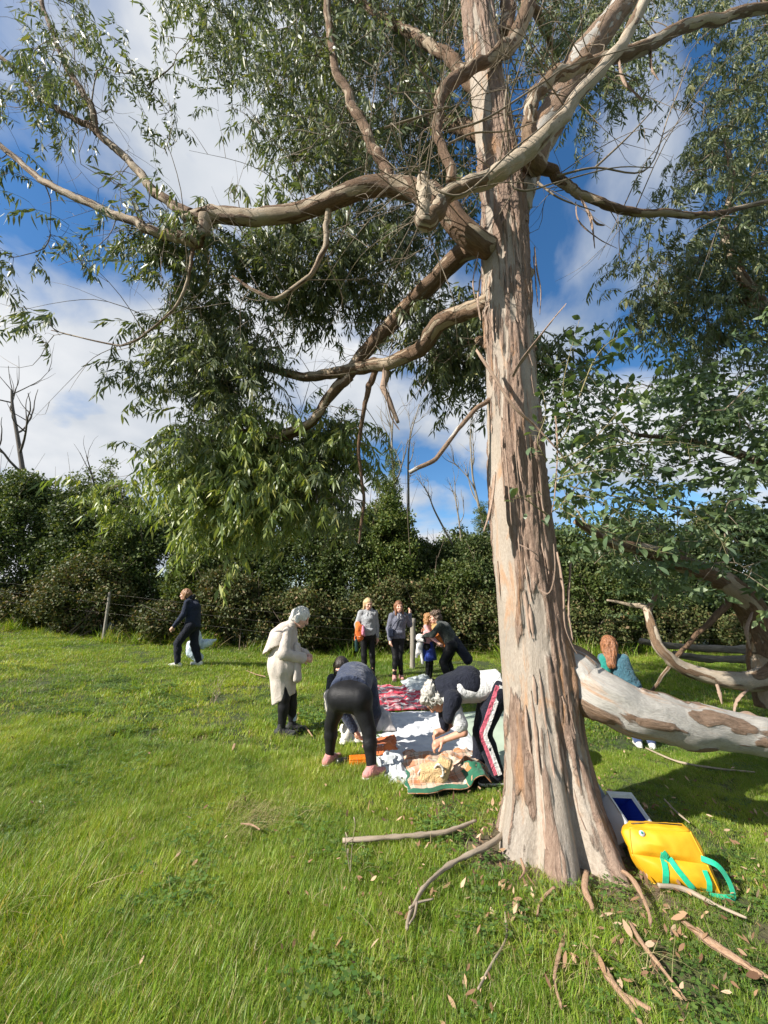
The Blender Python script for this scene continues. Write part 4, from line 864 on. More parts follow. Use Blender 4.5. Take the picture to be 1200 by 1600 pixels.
# ================================================================== smooth solids (signed distance + surface nets)
def vec(*a): return np.array(a, float)
class SDF:
    def __init__(s): s.p = []; s.lo = np.full(3, 1e9); s.hi = np.full(3, -1e9)
    def _bb(s, c, r): s.lo = np.minimum(s.lo, np.asarray(c)-r); s.hi = np.maximum(s.hi, np.asarray(c)+r)
    def cap(s, a, b, ra, rb=None, k=.02, e=1.0, ax=None):
        a, b = np.asarray(a, float), np.asarray(b, float); rb = ra if rb is None else rb
        s.p.append(('cap', a, b, ra, rb, k, e, None if ax is None else np.asarray(ax, float)/np.linalg.norm(ax)))
        s._bb(a, ra*max(1, e)); s._bb(b, rb*max(1, e)); return s
    def ell(s, c, r, R=None, k=.02, sub=False):
        c = np.asarray(c, float); r = np.asarray(r, float); s.p.append(('sub' if sub else 'ell', c, r, np.eye(3) if R is None else np.array(R), k))
        if not sub: s._bb(c, r.max())
        return s
    def box(s, c, h, R=None, r=.02, k=.02):
        c = np.asarray(c, float); h = np.asarray(h, float); s.p.append(('box', c, h, np.eye(3) if R is None else np.array(R), r, k)); s._bb(c, np.linalg.norm(h)+r); return s
    def cut(s, n, d): s.p.append(('cut', np.asarray(n, float), d)); return s
    def mesh(s, vx=.012, amp=0, freq=(10, 10, 10), seed=0, oct_=2):
        lo = s.lo-3*vx; hi = s.hi+3*vx; n = np.ceil((hi-lo)/vx).astype(int)+1
        ax = [lo[i]+np.arange(n[i])*vx for i in range(3)]; D = np.full(n, 1.0)
        for p in s.p:
            if p[0] == 'cut':
                X, Y, Z_ = np.meshgrid(*ax, indexing='ij', sparse=True); D = np.maximum(D, p[1][0]*X+p[1][1]*Y+p[1][2]*Z_-p[2]); continue
            if p[0] == 'cap': pts = np.array([p[1], p[2]]); r = max(p[3], p[4])*max(1, p[6]); k = p[5]
            elif p[0] in ('ell', 'sub'): pts = p[1][None]; r = p[2].max(); k = p[4]
            else: pts = p[1][None]; r = np.linalg.norm(p[2])+p[4]; k = p[5]
            m = r+k+3*vx; l = np.clip(((pts.min(0)-m-lo)/vx).astype(int), 0, n); h = np.clip(((pts.max(0)+m-lo)/vx).astype(int)+2, 0, n)
            if np.any(h <= l): continue
            sl = tuple(slice(a, b) for a, b in zip(l, h)); X, Y, Z_ = np.meshgrid(*[ax[i][sl[i]] for i in range(3)], indexing='ij'); Q = np.stack([X, Y, Z_], -1)
            if p[0] == 'cap':
                ab = p[2]-p[1]; t = np.clip(((Q-p[1])@ab)/(ab@ab+1e-9), 0, 1); q = Q-p[1]-t[..., None]*ab
                if p[7] is not None: q = q-p[7]*((q@p[7])*(1-1/p[6]))[..., None]
                d = np.linalg.norm(q, axis=-1)-(p[3]+(p[4]-p[3])*t)
            elif p[0] in ('ell', 'sub'):
                q = ((Q-p[1])@p[3])/p[2]; L = np.linalg.norm(q, axis=-1); d = (L-1)*p[2].min()*(1.0 if p[2].max()/p[2].min() < 1.2 else 1.0)
            else:
                q = np.abs((Q-p[1])@p[3])-p[2]; d = np.linalg.norm(np.maximum(q, 0), axis=-1)+np.minimum(q.max(-1), 0)-p[4]
            c = D[sl]
            if p[0] == 'sub': D[sl] = np.maximum(c, -d)
            else:
                hh = np.clip(.5+.5*(c-d)/k, 0, 1); D[sl] = c*(1-hh)+d*hh-k*hh*(1-hh)
        if amp:
            msk = np.abs(D) < 3*vx+abs(amp)*1.5; I = np.argwhere(msk); Q = lo+I*vx
            f_ = fbm(Q[:, 0]*freq[0], Q[:, 1]*freq[1], Q[:, 2]*freq[2], oct_, seed); D[msk] += amp*(.7*f_+.9*np.abs(fbm(Q[:, 0]*freq[0]*1.3+5, Q[:, 1]*freq[1]*1.3, Q[:, 2]*freq[2]*1.3, oct_, seed+3))-.15)
        return nets(D, lo, vx)
def nets(D, lo, vx):
    n = np.array(D.shape); In = D < 0; acc = np.zeros((*(n-1), 3)); cnt = np.zeros(n-1)
    for axn in range(3):
        o1, o2 = [a for a in range(3) if a != axn]
        s0 = [slice(None)]*3; s1 = [slice(None)]*3; s0[axn] = slice(0, -1); s1[axn] = slice(1, None)
        a, b = D[tuple(s0)], D[tuple(s1)]; cr = In[tuple(s0)] != In[tuple(s1)]
        t = np.where(cr, a/np.where(cr, a-b, 1), 0)
        for u in (0, 1):
            for v in (0, 1):
                sl = [slice(None)]*3; sl[o1] = slice(u, n[o1]-1+u); sl[o2] = slice(v, n[o2]-1+v); sl = tuple(sl)
                c = cr[sl]; cnt += c; acc[..., axn] += np.where(c, t[sl], 0); acc[..., o1] += c*u; acc[..., o2] += c*v
    act = cnt > 0; idx = np.full(n-1, -1); idx[act] = np.arange(act.sum()); base = np.argwhere(act)
    V = lo+vx*(base+acc[act]/cnt[act][:, None]); F = []
    for axn in range(3):
        o1, o2 = (axn+1) % 3, (axn+2) % 3
        s0 = [slice(None)]*3; s1 = [slice(None)]*3; s0[axn] = slice(0, -1); s1[axn] = slice(1, None)
        cr = In[tuple(s0)] != In[tuple(s1)]; I = np.argwhere(cr); I = I[(I[:, o1] > 0) & (I[:, o2] > 0) & (I[:, o1] < n[o1]-1) & (I[:, o2] < n[o2]-1)]
        ins = In[tuple(s0)][tuple(I.T)]
        def g(d1, d2):
            J = I.copy(); J[:, o1] -= d1; J[:, o2] -= d2; return idx[tuple(J.T)]
        q = np.stack([g(1, 1), g(0, 1), g(0, 0), g(1, 0)], 1); q[~ins] = q[~ins][:, ::-1]; F.append(q)
    F = np.concatenate(F); F = F[(F >= 0).all(1)]
    return V, F
def relax(V, F, it=2, f=.5):
    F = np.asarray(F)
    for _ in range(it):
        acc = np.zeros_like(V); c = np.zeros(len(V))
        for a in range(4):
            for b in ((a+1) % 4, (a+3) % 4): np.add.at(acc, F[:, a], V[F[:, b]]); np.add.at(c, F[:, a], 1)
        V = V*(1-f)+f*acc/np.maximum(c, 1)[:, None]
    return V
def solid(name, sdf, m, parent=None, vx=.012, amp=0, freq=(10, 10, 10), seed=0, sm=1, **kw):
    V, F = sdf.mesh(vx, amp, freq, seed); V = relax(V, F, sm); return mk(name, V, F, m, parent, **kw)

# ================================================================== PEOPLE
SKIN = skin('fair_skin', (.60, .38, .29)); SKIN2 = skin('tanned_skin', (.52, .29, .2))
EYE_M, _t, _b = newmat('eye_dark'); _b.inputs['Base Color'].default_value = (.02, .015, .012, 1); _b.inputs['Roughness'].default_value = .2
LIP_M, _t, _b = newmat('lips'); _b.inputs['Base Color'].default_value = (.36, .12, .1, 1)
SOLE_M = cloth('white_sole', (.62, .6, .56), (.72, .7, .66))
def rot3(yaw=0, pitch=0, roll=0):        # head frame: x right, y face, z crown (pitch > 0 looks down)
    return np.array((Matrix.Rotation(yaw, 3, 'Z') @ Matrix.Rotation(-pitch, 3, 'X') @ Matrix.Rotation(roll, 3, 'Y')))
DEF = dict(hipL=(-.085, 0, .86), hipR=(.085, 0, .86), kneL=(-.09, .02, .46), kneR=(.09, .02, .46), ankL=(-.09, -.02, .085), ankR=(.09, -.02, .085),
           pel=(0, 0, .91), che=(0, 0, 1.22), nec=(0, -.01, 1.40), hea=(0, .02, 1.54), shL=(-.155, 0, 1.345), shR=(.155, 0, 1.345),
           elL=(-.205, -.02, 1.08), elR=(.205, -.02, 1.08), wrL=(-.21, .07, .85), wrR=(.21, .07, .85), toeL=(-.1, 1, 0), toeR=(.1, 1, 0))
def unit(v): v = np.asarray(v, float); return v/(np.linalg.norm(v)+1e-9)
def hand_mesh(w, d, nrm, side, curl=.5, sc=1.0):
    """w wrist, d finger direction, nrm palm normal, side +1 right / -1 left"""
    d = unit(d); nrm = unit(nrm-d*np.dot(nrm, d)); lat = np.cross(d, nrm)*side; S_d = SDF()
    S_d.cap(w-d*.03, w+d*.02, .026*sc, .027*sc, .01); S_d.cap(w+d*.02, w+d*.085*sc, .026*sc, .036*sc, .015, 1.0)
    for i, (o, L) in enumerate(((-.030, .066), (-.010, .076), (.010, .072), (.029, .056))):
        p = w+d*.095*sc+lat*o*sc; a = curl*.7; q = p+(d*math.cos(a)+nrm*math.sin(a))*L*.5*sc; a2 = curl*1.7; r = q+(d*math.cos(a2)+nrm*math.sin(a2))*L*.5*sc
        S_d.cap(p-d*.02, q, .0105*sc, .0095*sc, .004); S_d.cap(q, r, .0095*sc, .008*sc, .004)
    p = w+d*.035*sc-lat*.03*sc; q = p+(d*.6-lat*.7+nrm*.4*curl)*.04*sc; r = q+(d*.9-lat*.1+nrm*.7*curl)*.032*sc
    S_d.cap(p, q, .013*sc, .011*sc, .006); S_d.cap(q, r, .011*sc, .009*sc, .004)
    return S_d.mesh(.0058)
def head_mesh(c, R, nec, sc=1.0):
    g = lambda x, y, z: c+R@(vec(x, y, z)*sc); H = SDF()
    H.ell(g(0, -.012, .025), vec(.076, .096, .092)*sc, R, .02); H.ell(g(0, .028, -.035), vec(.058, .066, .082)*sc, R, .03)
    H.ell(g(0, .06, -.088), vec(.03, .028, .024)*sc, R, .03)
    H.cap(g(0, .088, .012), g(0, .112, -.03), .010*sc, .015*sc, .014); H.ell(g(0, .082, .028), vec(.055, .016, .010)*sc, R, .016)
    for s in (-1, 1):
        H.ell(g(s*.076, -.008, -.012), vec(.010, .02, .032)*sc, R, .008); H.ell(g(s*.04, .06, -.028), vec(.024, .024, .022)*sc, R, .02)
        H.ell(g(s*.031, .098, .006), vec(.017, .014, .011)*sc, R, sub=True)
    H.cap(g(-.02, .092, -.066), g(.02, .092, -.066), .0075*sc, k=.008); H.cap(g(0, -.02, -.05), nec, .05*sc, .055*sc, .03)
    return H.mesh(.0075)
def person(label, loc, rz, sc, pose, sk, hair, clothes, head=(0, 0, 0), hands=(.5, .5), palm=((1, 0, -.1), (-1, 0, -.1)), hdir=(None, None), shoes=None, group=None, slim=1.0, face=True):
    J = {k: vec(*v) for k, v in {**DEF, **pose}.items()}; hsc = 1.0 if sc > .85 else 1.18
    B = SDF(); lat = unit(J['shR']-J['shL']); latp = unit(J['hipR']-J['hipL'])
    B.cap(J['pel'], J['che'], .10*slim, .10*slim, .03, 1.3, lat); B.cap(J['che'], J['nec'], .10*slim, .05, .03, 1.35, lat); B.cap(J['shL'], J['shR'], .042, k=.03)
    for s in 'LR':
        B.cap(J['sh'+s], J['el'+s], .044, .036, .02); B.cap(J['el'+s], J['wr'+s], .037, .025, .015)
        B.cap(J['hip'+s], J['kne'+s], .078*slim, .052, .03); B.cap(J['kne'+s], J['ank'+s]*.65+J['kne'+s]*.35, .05, .046, .02); B.cap(J['ank'+s]*.65+J['kne'+s]*.35, J['ank'+s], .045, .033, .02)
        B.cap(J['ank'+s]-vec(0, 0, .03), J['ank'+s]+unit(J['toe'+s])*.10-vec(0, 0, .05), .033, .028, .02)
    B.cap(J['nec'], J['hea'], .05, .05, .03)
    V, F = B.mesh(.014); V = relax(V, F, 1); MV, MF = [V], [F]; off = len(V)
    R = rot3(*head); hv, hf = head_mesh(J['hea'], R, J['nec'], hsc); MV.append(hv); MF.append(hf+off); off += len(hv)
    for i, s in enumerate('LR'):
        d = hdir[i] if hdir[i] is not None else J['wr'+s]-J['el'+s]
        v, f = hand_mesh(J['wr'+s], np.asarray(d, float), np.asarray(palm[i], float), -1 if s == 'L' else 1, hands[i], hsc*.96); MV.append(v); MF.append(f+off); off += len(v)
    o = mk('person', np.concatenate(MV), np.concatenate(MF), sk); o.location = loc; o.rotation_euler = (0, 0, rz); o.scale = (sc, sc, sc); tag(o, label, 'person', group)
    g = lambda x, y, z: J['hea']+R@(vec(x, y, z)*hsc)
    if face:
        for s in (-1, 1): solid('eye', SDF().ell(g(s*.031, .083, .006), vec(.013, .010, .008)*hsc, R), EYE_M, o, .004)
        solid('mouth', SDF().cap(g(-.02, .098, -.068), g(.02, .098, -.068), .006*hsc), LIP_M, o, .004)
    hair(o, J, R, g, hsc); clothes(o, J, lat, latp)
    if shoes:
        for s in 'LR': shoe(o, J['ank'+s], J['toe'+s], *shoes)
    return o
def shoe(o, ank, toe, m, sole, boot=0.0, wid=1.0):
    f = unit(toe); up = unit(vec(0, 0, 1)-f*f[2]); h = ank-up*.05-f*.055; t = ank-up*.055+f*.145; Sh = SDF()
    Sh.cap(h, t, .042*wid, .036*wid, .02); Sh.cap(ank-up*.02-f*.015, ank+up*(.02+boot), .045*wid, .044*wid, .03); Sh.cap(ank-up*.015, ank-up*.045+f*.08, .038*wid, .032*wid, .02)
    base = np.dot(ank, up)-.085; Sh.cut(-up, -base); so = solid('shoe', Sh, m, o, .0085)
    So = SDF(); So.cap(h, t, .048*wid, .042*wid, .01); So.cut(-up, -base+.006); So.cut(up, base+.028); solid('sole', So, sole, so, .0085)
    L = SDF()
    for k in range(3): p = ank-up*(.002+.016*k)+f*(.035+.024*k)+up*.028; sd = np.cross(f, up); L.cap(p-sd*.02, p+sd*.02, .0045, k=.002)
    solid('laces', L, sole, so, .006)
def hair_fn(m, style='short', amp=.008, freq=(40, 40, 14), long=.2, vol=1.0, fringe=.0):
    def fn(o, J, R, g, hsc):
        H = SDF(); H.ell(g(0, -.018, .032), vec(.087, .104, .098)*hsc*vol, R, .02)
        if style in ('bob', 'long'):
            L = -long; H.cap(g(0, -.06, .0), g(0, -.085 if style == 'bob' else -.15, L), .075*hsc*vol, .05*hsc, .03, 1.3, R@vec(1, 0, 0))
            for s in (-1, 1): H.cap(g(s*.068, -.015, .02), g(s*.082, -.01 if style == 'bob' else .03, L*.9), .03*hsc, .026*hsc, .03)
        if style == 'curly':
            for a in np.linspace(0, 6.28, 9)[:-1]:
                x, y = math.cos(a)*.075, math.sin(a)*.08-.03
                if y < .02: H.ell(g(x, y, -.03), vec(.042, .042, .06)*hsc*vol, R, .02)
                H.ell(g(x*.85, y*.9, .075), vec(.045, .045, .04)*hsc*vol, R, .02)
            if long > .2: 
                for s in (-1, 0, 1): H.cap(g(s*.07, -.04, 0), g(s*.10, -.05, -long), .055*hsc, .05*hsc, .03)
        if style == 'bun': H.ell(g(0, -.12, .05), vec(.045, .045, .045)*hsc, R, .015)
        H.ell(g(0, .125, -.05), vec(.064, .095, .115-fringe)*hsc, R, sub=True)
        solid('hair', H, m, o, .0075, amp, freq, 7, 0)
    return fn
def top(o, name, m, J, lat, t=.018, hem=.06, sleeve=1.0, slim=1.0, loose=0.0, **kw):
    return garment(o, name, m, top_prims(J, lat, t, hem+.06, sleeve, slim, loose), hem=hem_cut(J, hem) if kw.pop('flat', True) else None, **kw)
def garment(o, name, m, prims, vx=.012, amp=.008, freq=(9, 9, 5), seed=1, cuts=(), sm=1, hem=None):
    G = SDF()
    for i, p in enumerate(prims):
        G.cap(*p[:2], **p[2])
        if hem is not None and i == 2: G.cut(*hem)
    for n, d in cuts: G.cut(n, d)
    return solid(name, G, m, o, vx, amp, freq, seed, sm)
def P_(a, b, ra, rb=None, k=.03, e=1.0, ax=None): return (a, b, dict(ra=ra, rb=ra if rb is None else rb, k=k, e=e, ax=ax))
def top_prims(J, lat, t=.018, hem=.06, sleeve=1.0, slim=1.0, loose=0.0):
    dn = unit(J['pel']-J['che']); r = [P_(J['pel']+dn*hem, J['che'], .102*slim+t+loose, .102*slim+t+loose*.3, .03, 1.3, lat), P_(J['che'], J['nec'], .10*slim+t, .058, .03, 1.35, lat), P_(J['shL'], J['shR'], .036+t*.8)]
    for s in 'LR':
        sh, el, wr = J['sh'+s], J['el'+s], J['wr'+s]
        if sleeve > .5: r += [P_(sh, el, .042+t*.8, .038+t*.8), P_(el, el+(wr-el)*min(1, (sleeve-.5)*2), .038+t*.8, .028+t*.7)]
        elif sleeve > 0: r += [P_(sh, sh+(el-sh)*sleeve*2, .046+t, .044+t)]
    return r
def hem_cut(J, hem): dn = unit(J['pel']-J['che']); return (dn, float(np.dot(dn, J['pel']+dn*hem)))
def leg_prims(J, latp, t=.008, slim=1.0, to=1.0, bum=.10, thigh=.08, loose=0.0):
    r = [P_(J['hipL'], J['hipR'], bum*slim+t, None, .04), P_(J['pel'], (J['hipL']+J['hipR'])/2, .10*slim+t, .1*slim+t, .04, 1.25, latp)]
    for s in 'LR':
        h, k, a = J['hip'+s], J['kne'+s], J['ank'+s]; e = k+(a-k)*to; m = k+(a-k)*.35
        r += [P_(h, k, thigh*slim+t+loose, .054+t+loose), P_(k, m, .052+t+loose, .05+t+loose), P_(m, e, .05+t+loose, .034+t+loose)]
    return r
NAVY = cloth('navy_fleece', (.008, .013, .03), (.017, .024, .05), sheen=.08); BLACK = cloth('black_leggings', (.005, .005, .006), (.009, .009, .011), .55, sheen=.03, crease=.12); CREAM = cloth('cream_wool', (.47, .41, .35), (.55, .49, .43), .9, 14, crease=.3)
GREYH = cloth('pale_grey_jersey', (.27, .28, .3), (.36, .37, .39)); SLATE = cloth('slate_jersey', (.10, .105, .14), (.15, .155, .2)); NAVYT = cloth('dark_navy_cloth', (.006, .008, .015), (.012, .014, .026), sheen=.05)
GREENF = cloth('dark_green_fleece', (.018, .024, .02), (.035, .044, .038)); WHITET = cloth('white_cotton', (.5, .5, .49), (.6, .6, .585)); CREAMT = cloth('cream_trousers', (.55, .5, .42), (.64, .6, .52))
BLUE = cloth('royal_blue_skirt', (.012, .03, .18), (.02, .05, .27)); TEAL = cloth('teal_denim', (.035, .10, .14), (.06, .15, .19)); TEALB = cloth('teal_bag', (.01, .17, .14), (.02, .24, .19)); JEANS = cloth('blue_denim', (.03, .05, .13), (.06, .09, .2), .85, 60)
PINKSH = cloth('dusty_pink_mesh', (.50, .20, .19), (.6, .27, .25)); WHITESH = cloth('white_shoe', (.55, .54, .5), (.68, .67, .63)); DARKSH = cloth('black_shoe', (.012, .012, .014), (.03, .03, .032), .5)
PINK = cloth('pink_stripe', (.62, .10, .16), (.7, .16, .22)); WSTR = cloth('white_stripe', (.7, .68, .66), (.78, .76, .74)); ROSE = cloth('pink_sleeve', (.6, .3, .3), (.68, .38, .38)); OLIVEHEATHER = cloth('charcoal_top', (.025, .026, .03), (.05, .05, .055))
ORANGE = cloth('orange_cloth', (.62, .12, .02), (.72, .18, .035)); SOCK = cloth('blue_white_sock', (.3, .42, .6), (.6, .65, .7))
H_WHITE = hairmat('white_hair', (.52, .50, .45), (.76, .74, .70)); H_GINGER = hairmat('ginger_brown_hair', (.16, .075, .03), (.38, .2, .09)); H_BLOND = hairmat('blonde_hair', (.36, .24, .11), (.62, .47, .26))
H_BROWN = hairmat('brown_hair', (.10, .04, .02), (.30, .13, .055)); H_DARK = hairmat('dark_hair', (.012, .009, .007), (.045, .03, .022)); H_CURL = hairmat('ginger_curls', (.20, .09, .03), (.45, .24, .09)); H_GREYC = hairmat('grey_curls', (.24, .22, .19), (.62, .59, .53)); H_DBROWN = hairmat('dark_brown_curls', (.05, .03, .02), (.17, .11, .07)); H_RED = hairmat('red_brown_hair', (.09, .03, .012), (.40, .17, .07))

# --- walking person at the left, seen from the side
pA = hit(292, 1041)
def cA(o, J, lat, latp):
    garment(o, 'trousers', NAVYT, leg_prims(J, latp, .014, 1.02, 1.0, .11, .088, .012), amp=.012, freq=(11, 11, 6))
    top(o, 'fleece', NAVY, J, lat, .024, .10, 1.0, 1.08, .012, amp=.012, freq=(8, 8, 6), seed=3)
    garment(o, 'collar', NAVY, [P_(J['nec']+vec(0, -.02, -.02), J['nec']+vec(0, .0, .05), .075, .068)])
    garment(o, 'scarf', BLACK, [P_(J['nec']+vec(0, -.08, .03), J['nec']+vec(0, -.1, .07), .05, .045)], amp=.012, freq=(20, 20, 20))
oA = person('person in navy fleece and joggers walking left past the hedge, carrying a pale sack', tuple(pA), math.pi/2, 1.0,
    dict(hipL=(-.09, -.02, .83), hipR=(.09, -.02, .83), kneL=(-.10, .20, .47), kneR=(.09, -.06, .45), ankL=(-.10, .16, .09), ankR=(.09, -.20, .095), pel=(0, -.03, .89), che=(0, .0, 1.2), nec=(0, .12, 1.38), hea=(0, .21, 1.49),
         shL=(-.16, .07, 1.32), shR=(.16, .05, 1.32), elL=(-.21, .10, 1.05), elR=(.2, -.02, 1.05), wrL=(-.2, .27, .83), wrR=(.22, .02, .80)), SKIN, hair_fn(H_GINGER, 'bob', .012, (40, 40, 12), .10), cA, head=(0, .12, 0), shoes=(WHITESH, SOLE_M))
# --- elderly person in a long cream coat
pB = hit(446, 1147)
def cB(o, J, lat, latp):
    garment(o, 'leggings', BLACK, leg_prims(J, latp, .012, .95))
    c = J['che']; G = [P_(c+vec(0, -.02, .08), vec(0, -.07, .80), .14, .185, .06, 1.15, lat), P_(vec(0, -.07, .82), vec(0, -.05, .35), .18, .13, .06, 1.1, lat), P_(c+vec(0, 0, .05), J['nec'], .13, .07, .04, 1.3, lat)]
    garment(o, 'coat', CREAM, G, amp=.022, freq=(9, 9, 2.6), seed=11, hem=(vec(0, .45, -1), -.42))
    G = []
    for s in 'LR': G += [P_(J['sh'+s], J['el'+s], .062, .07), P_(J['el'+s], J['wr'+s]*.95+J['el'+s]*.05, .07, .062)]
    garment(o, 'sleeves', CREAM, G, amp=.014, freq=(11, 11, 7), seed=12)
    garment(o, 'cape_collar', CREAM, [P_(J['nec']+vec(0, -.02, -.01), vec(0, -.10, 1.13), .08, .16, .03, 1.35, lat), P_(vec(0, -.11, 1.12), vec(0, -.19, .92), .155, .15, .03, 1.45, lat), P_(J['nec']+vec(-.06, .02, .0), J['nec']+vec(.06, .02, .0), .05)], amp=.012, freq=(10, 10, 3), seed=13, hem=(vec(0, .55, -1), -1.10))
    garment(o, 'front_panel', CREAM, [P_(vec(.05, .10, 1.02), vec(.07, .13, .64), .045, .05, .03, 2.0, lat)], amp=.012, freq=(12, 12, 3), seed=17, hem=(vec(0, .3, -1), -.62))
    garment(o, 'sock', SOCK, [P_(J['ankR']+vec(0, 0, .06), J['ankR']+vec(0, -.003, .11), .049), P_(J['ankL']+vec(0, 0, .06), J['ankL']+vec(0, -.003, .11), .049)], amp=0)
person('stooped white-haired person in a long cream coat standing on the grass', tuple(pB), -math.pi/2, 1.0,
    dict(hipL=(-.08, -.05, .76), hipR=(.08, -.05, .76), kneL=(-.08, .03, .43), kneR=(.08, -.02, .43), ankL=(-.09, .06, .085), ankR=(.08, -.03, .085), pel=(0, -.06, .82), che=(0, -.06, 1.1), nec=(0, .0, 1.27), hea=(0, .12, 1.37),
         shL=(-.15, -.01, 1.2), shR=(.15, -.01, 1.2), elL=(-.24, -.02, .95), elR=(.24, -.02, .95), wrL=(-.08, .19, .90), wrR=(.08, .19, .88)), SKIN, hair_fn(H_WHITE, 'bob', .02, (34, 34, 14), .06, 1.08), cB, head=(0, .5, 0), shoes=(DARKSH, DARKSH, .05, 1.05))
# --- person bending over, back to the viewer
def cC(o, J, lat, latp):
    garment(o, 'leggings', BLACK, leg_prims(J, latp, .012, 1.12, .96, .112, .088), amp=.003, freq=(14, 14, 8))
    top(o, 'top', NAVY2, J, lat, .03, .03, 1.0, 1.12, .02, amp=.009, freq=(9, 9, 9), seed=5)
NAVY2 = cloth('navy_sweatshirt', (.022, .03, .06), (.04, .052, .095))
pC = (hit(514, 1197)+hit(580, 1220))/2
person('person in navy top, black leggings and pink trainers bending down, back turned', tuple(pC), 0, 1.0,
    dict(hipL=(-.10, -.0, .67), hipR=(.09, -.06, .67), kneL=(-.20, .13, .39), kneR=(.19, -.10, .39), ankL=(-.21, .16, .10), ankR=(.22, -.15, .10), pel=(-.01, .04, .72), che=(.02, .36, .80), nec=(.07, .48, .78), hea=(.13, .57, .72),
         shL=(-.13, .42, .75), shR=(.19, .38, .74), elL=(-.14, .48, .45), elR=(.24, .38, .43), wrL=(-.0, .50, .24), wrR=(.18, .42, .22), toeL=(.5, .8, 0), toeR=(.8, .55, 0)), SKIN2, hair_fn(H_DARK, 'long', .006, (40, 40, 14), .16), cC, head=(0, 1.35, 0), shoes=(PINKSH, SOLE_M), face=False)
# --- crouching person behind, facing the viewer
def cD(o, J, lat, latp):
    garment(o, 'trousers', CREAMT, leg_prims(J, latp, .02, 1.0, 1.0, .10, .09, .012), amp=.014, freq=(10, 10, 10))
    top(o, 'top', OLIVEHEATHER, J, lat, .02, .06, 1.0)
    R = rot3(0, .55, 0); g = lambda x, y, z: J['hea']+R@vec(x, y, z); G = SDF()
    for s in (-1, 1): G.ell(g(s*.032, .105, .004), (.03, .008, .022), R, .004); G.cap(g(s*.06, .1, .01), g(s*.08, -.01, .005), .004)
    G.cap(g(-.01, .108, .01), g(.01, .108, .01), .004); solid('sunglasses', G, EYE_M, o, .005)
pD = hit(537, 1140)
person('dark-haired person in sunglasses and cream trousers crouching behind the bending one', tuple(pD), math.pi-.1, 1.0,
    dict(hipL=(-.09, -.12, .26), hipR=(.09, -.12, .26), kneL=(-.11, .27, .44), kneR=(.13, .25, .44), ankL=(-.10, .02, .09), ankR=(.14, 0, .09), pel=(0, -.1, .32), che=(0, .10, .56), nec=(0, .2, .68), hea=(0, .27, .79),
         shL=(-.14, .15, .63), shR=(.14, .15, .63), elL=(-.13, .36, .47), elR=(.12, .36, .47), wrL=(-.05, .48, .3), wrR=(.05, .48, .28)), SKIN, hair_fn(H_DARK, 'bob', .004, (50, 50, 12), .12), cD, head=(0, .55, 0), shoes=(CREAMT, SOLE_M))
# --- blonde person with the orange jacket over one arm
pE = hit(574, 1060)
def hood(o, J, m, lat): garment(o, 'hood', m, [P_(J['nec']+vec(-.07, -.02, .0), J['nec']+vec(.07, -.02, .0), .055), P_(J['nec']+vec(0, -.09, -.02), J['nec']+vec(0, -.1, -.08), .06, .05)], amp=.006)
def cords(o, J, m):
    G = SDF()
    for s in (-.03, .03): G.cap(J['nec']+vec(s, .10, -.03), J['nec']+vec(s*1.3, .135, -.2), .006, k=.003)
    solid('drawstrings', G, m, o, .006)
def pocket(o, J, m): garment(o, 'pouch_pocket', m, [P_(J['pel']+vec(-.07, .115, .08), J['pel']+vec(.07, .115, .08), .045, .045, .03)], amp=.004)
def cE(o, J, lat, latp):
    garment(o, 'leggings', BLACK, leg_prims(J, latp, .007, .95, 1.0)); top(o, 'hoodie', GREYH, J, lat, .024, .04, 1.0, 1.0, .008, amp=.014, freq=(13, 13, 9), seed=21); hood(o, J, GREYH, lat); cords(o, J, WSTR); pocket(o, J, GREYH)
person('blonde person in pale grey hoodie with orange jacket over the arm, smiling down', tuple(pE), math.pi+.15, .99,
    dict(kneL=(-.10, .04, .46), kneR=(.08, .02, .46), ankL=(-.12, 0, .085), ankR=(.06, 0, .085), elR=(.24, .02, 1.10), wrR=(.23, .17, .93), elL=(-.2, -.05, 1.07), wrL=(-.21, .0, .84)), SKIN, hair_fn(H_BLOND, 'bob', .012, (40, 40, 10), .13), cE, head=(.3, .3, 0), hands=(.4, 1.0), palm=((1, 0, -.1), (-1, 0, -.1)), shoes=(DARKSH, DARKSH, .04))
# --- person in slate hoodie with a hand on the post
pF = hit(621, 1063)
def cF(o, J, lat, latp):
    garment(o, 'leggings', BLACK, leg_prims(J, latp, .007, .95, .94)); top(o, 'hoodie', SLATE, J, lat, .024, .05, 1.0, 1.0, .008, amp=.014, freq=(13, 13, 9), seed=23); hood(o, J, SLATE, lat); cords(o, J, WSTR); pocket(o, J, SLATE)
person('brown-haired person in slate hoodie resting a hand on the fence post', tuple(pF), math.pi+.1, .96,
    dict(hipL=(-.09, 0, .86), hipR=(.08, 0, .86), kneL=(-.05, .03, .46), kneR=(.05, .06, .46), ankL=(-.09, -.05, .085), ankR=(.07, .05, .085), che=(-.03, 0, 1.22), pel=(-.01, 0, .91), nec=(-.04, -.01, 1.40), hea=(-.04, .03, 1.54), shL=(-.18, 0, 1.35), shR=(.12, 0, 1.34),
         elL=(-.30, -.10, 1.14), wrL=(-.33, -.22, 1.36), elR=(.19, .02, 1.06), wrR=(.17, .10, .84)), SKIN, hair_fn(H_BROWN, 'long', .012, (40, 40, 10), .2), cF, head=(.15, .1, .05), shoes=(PINKSH, SOLE_M))
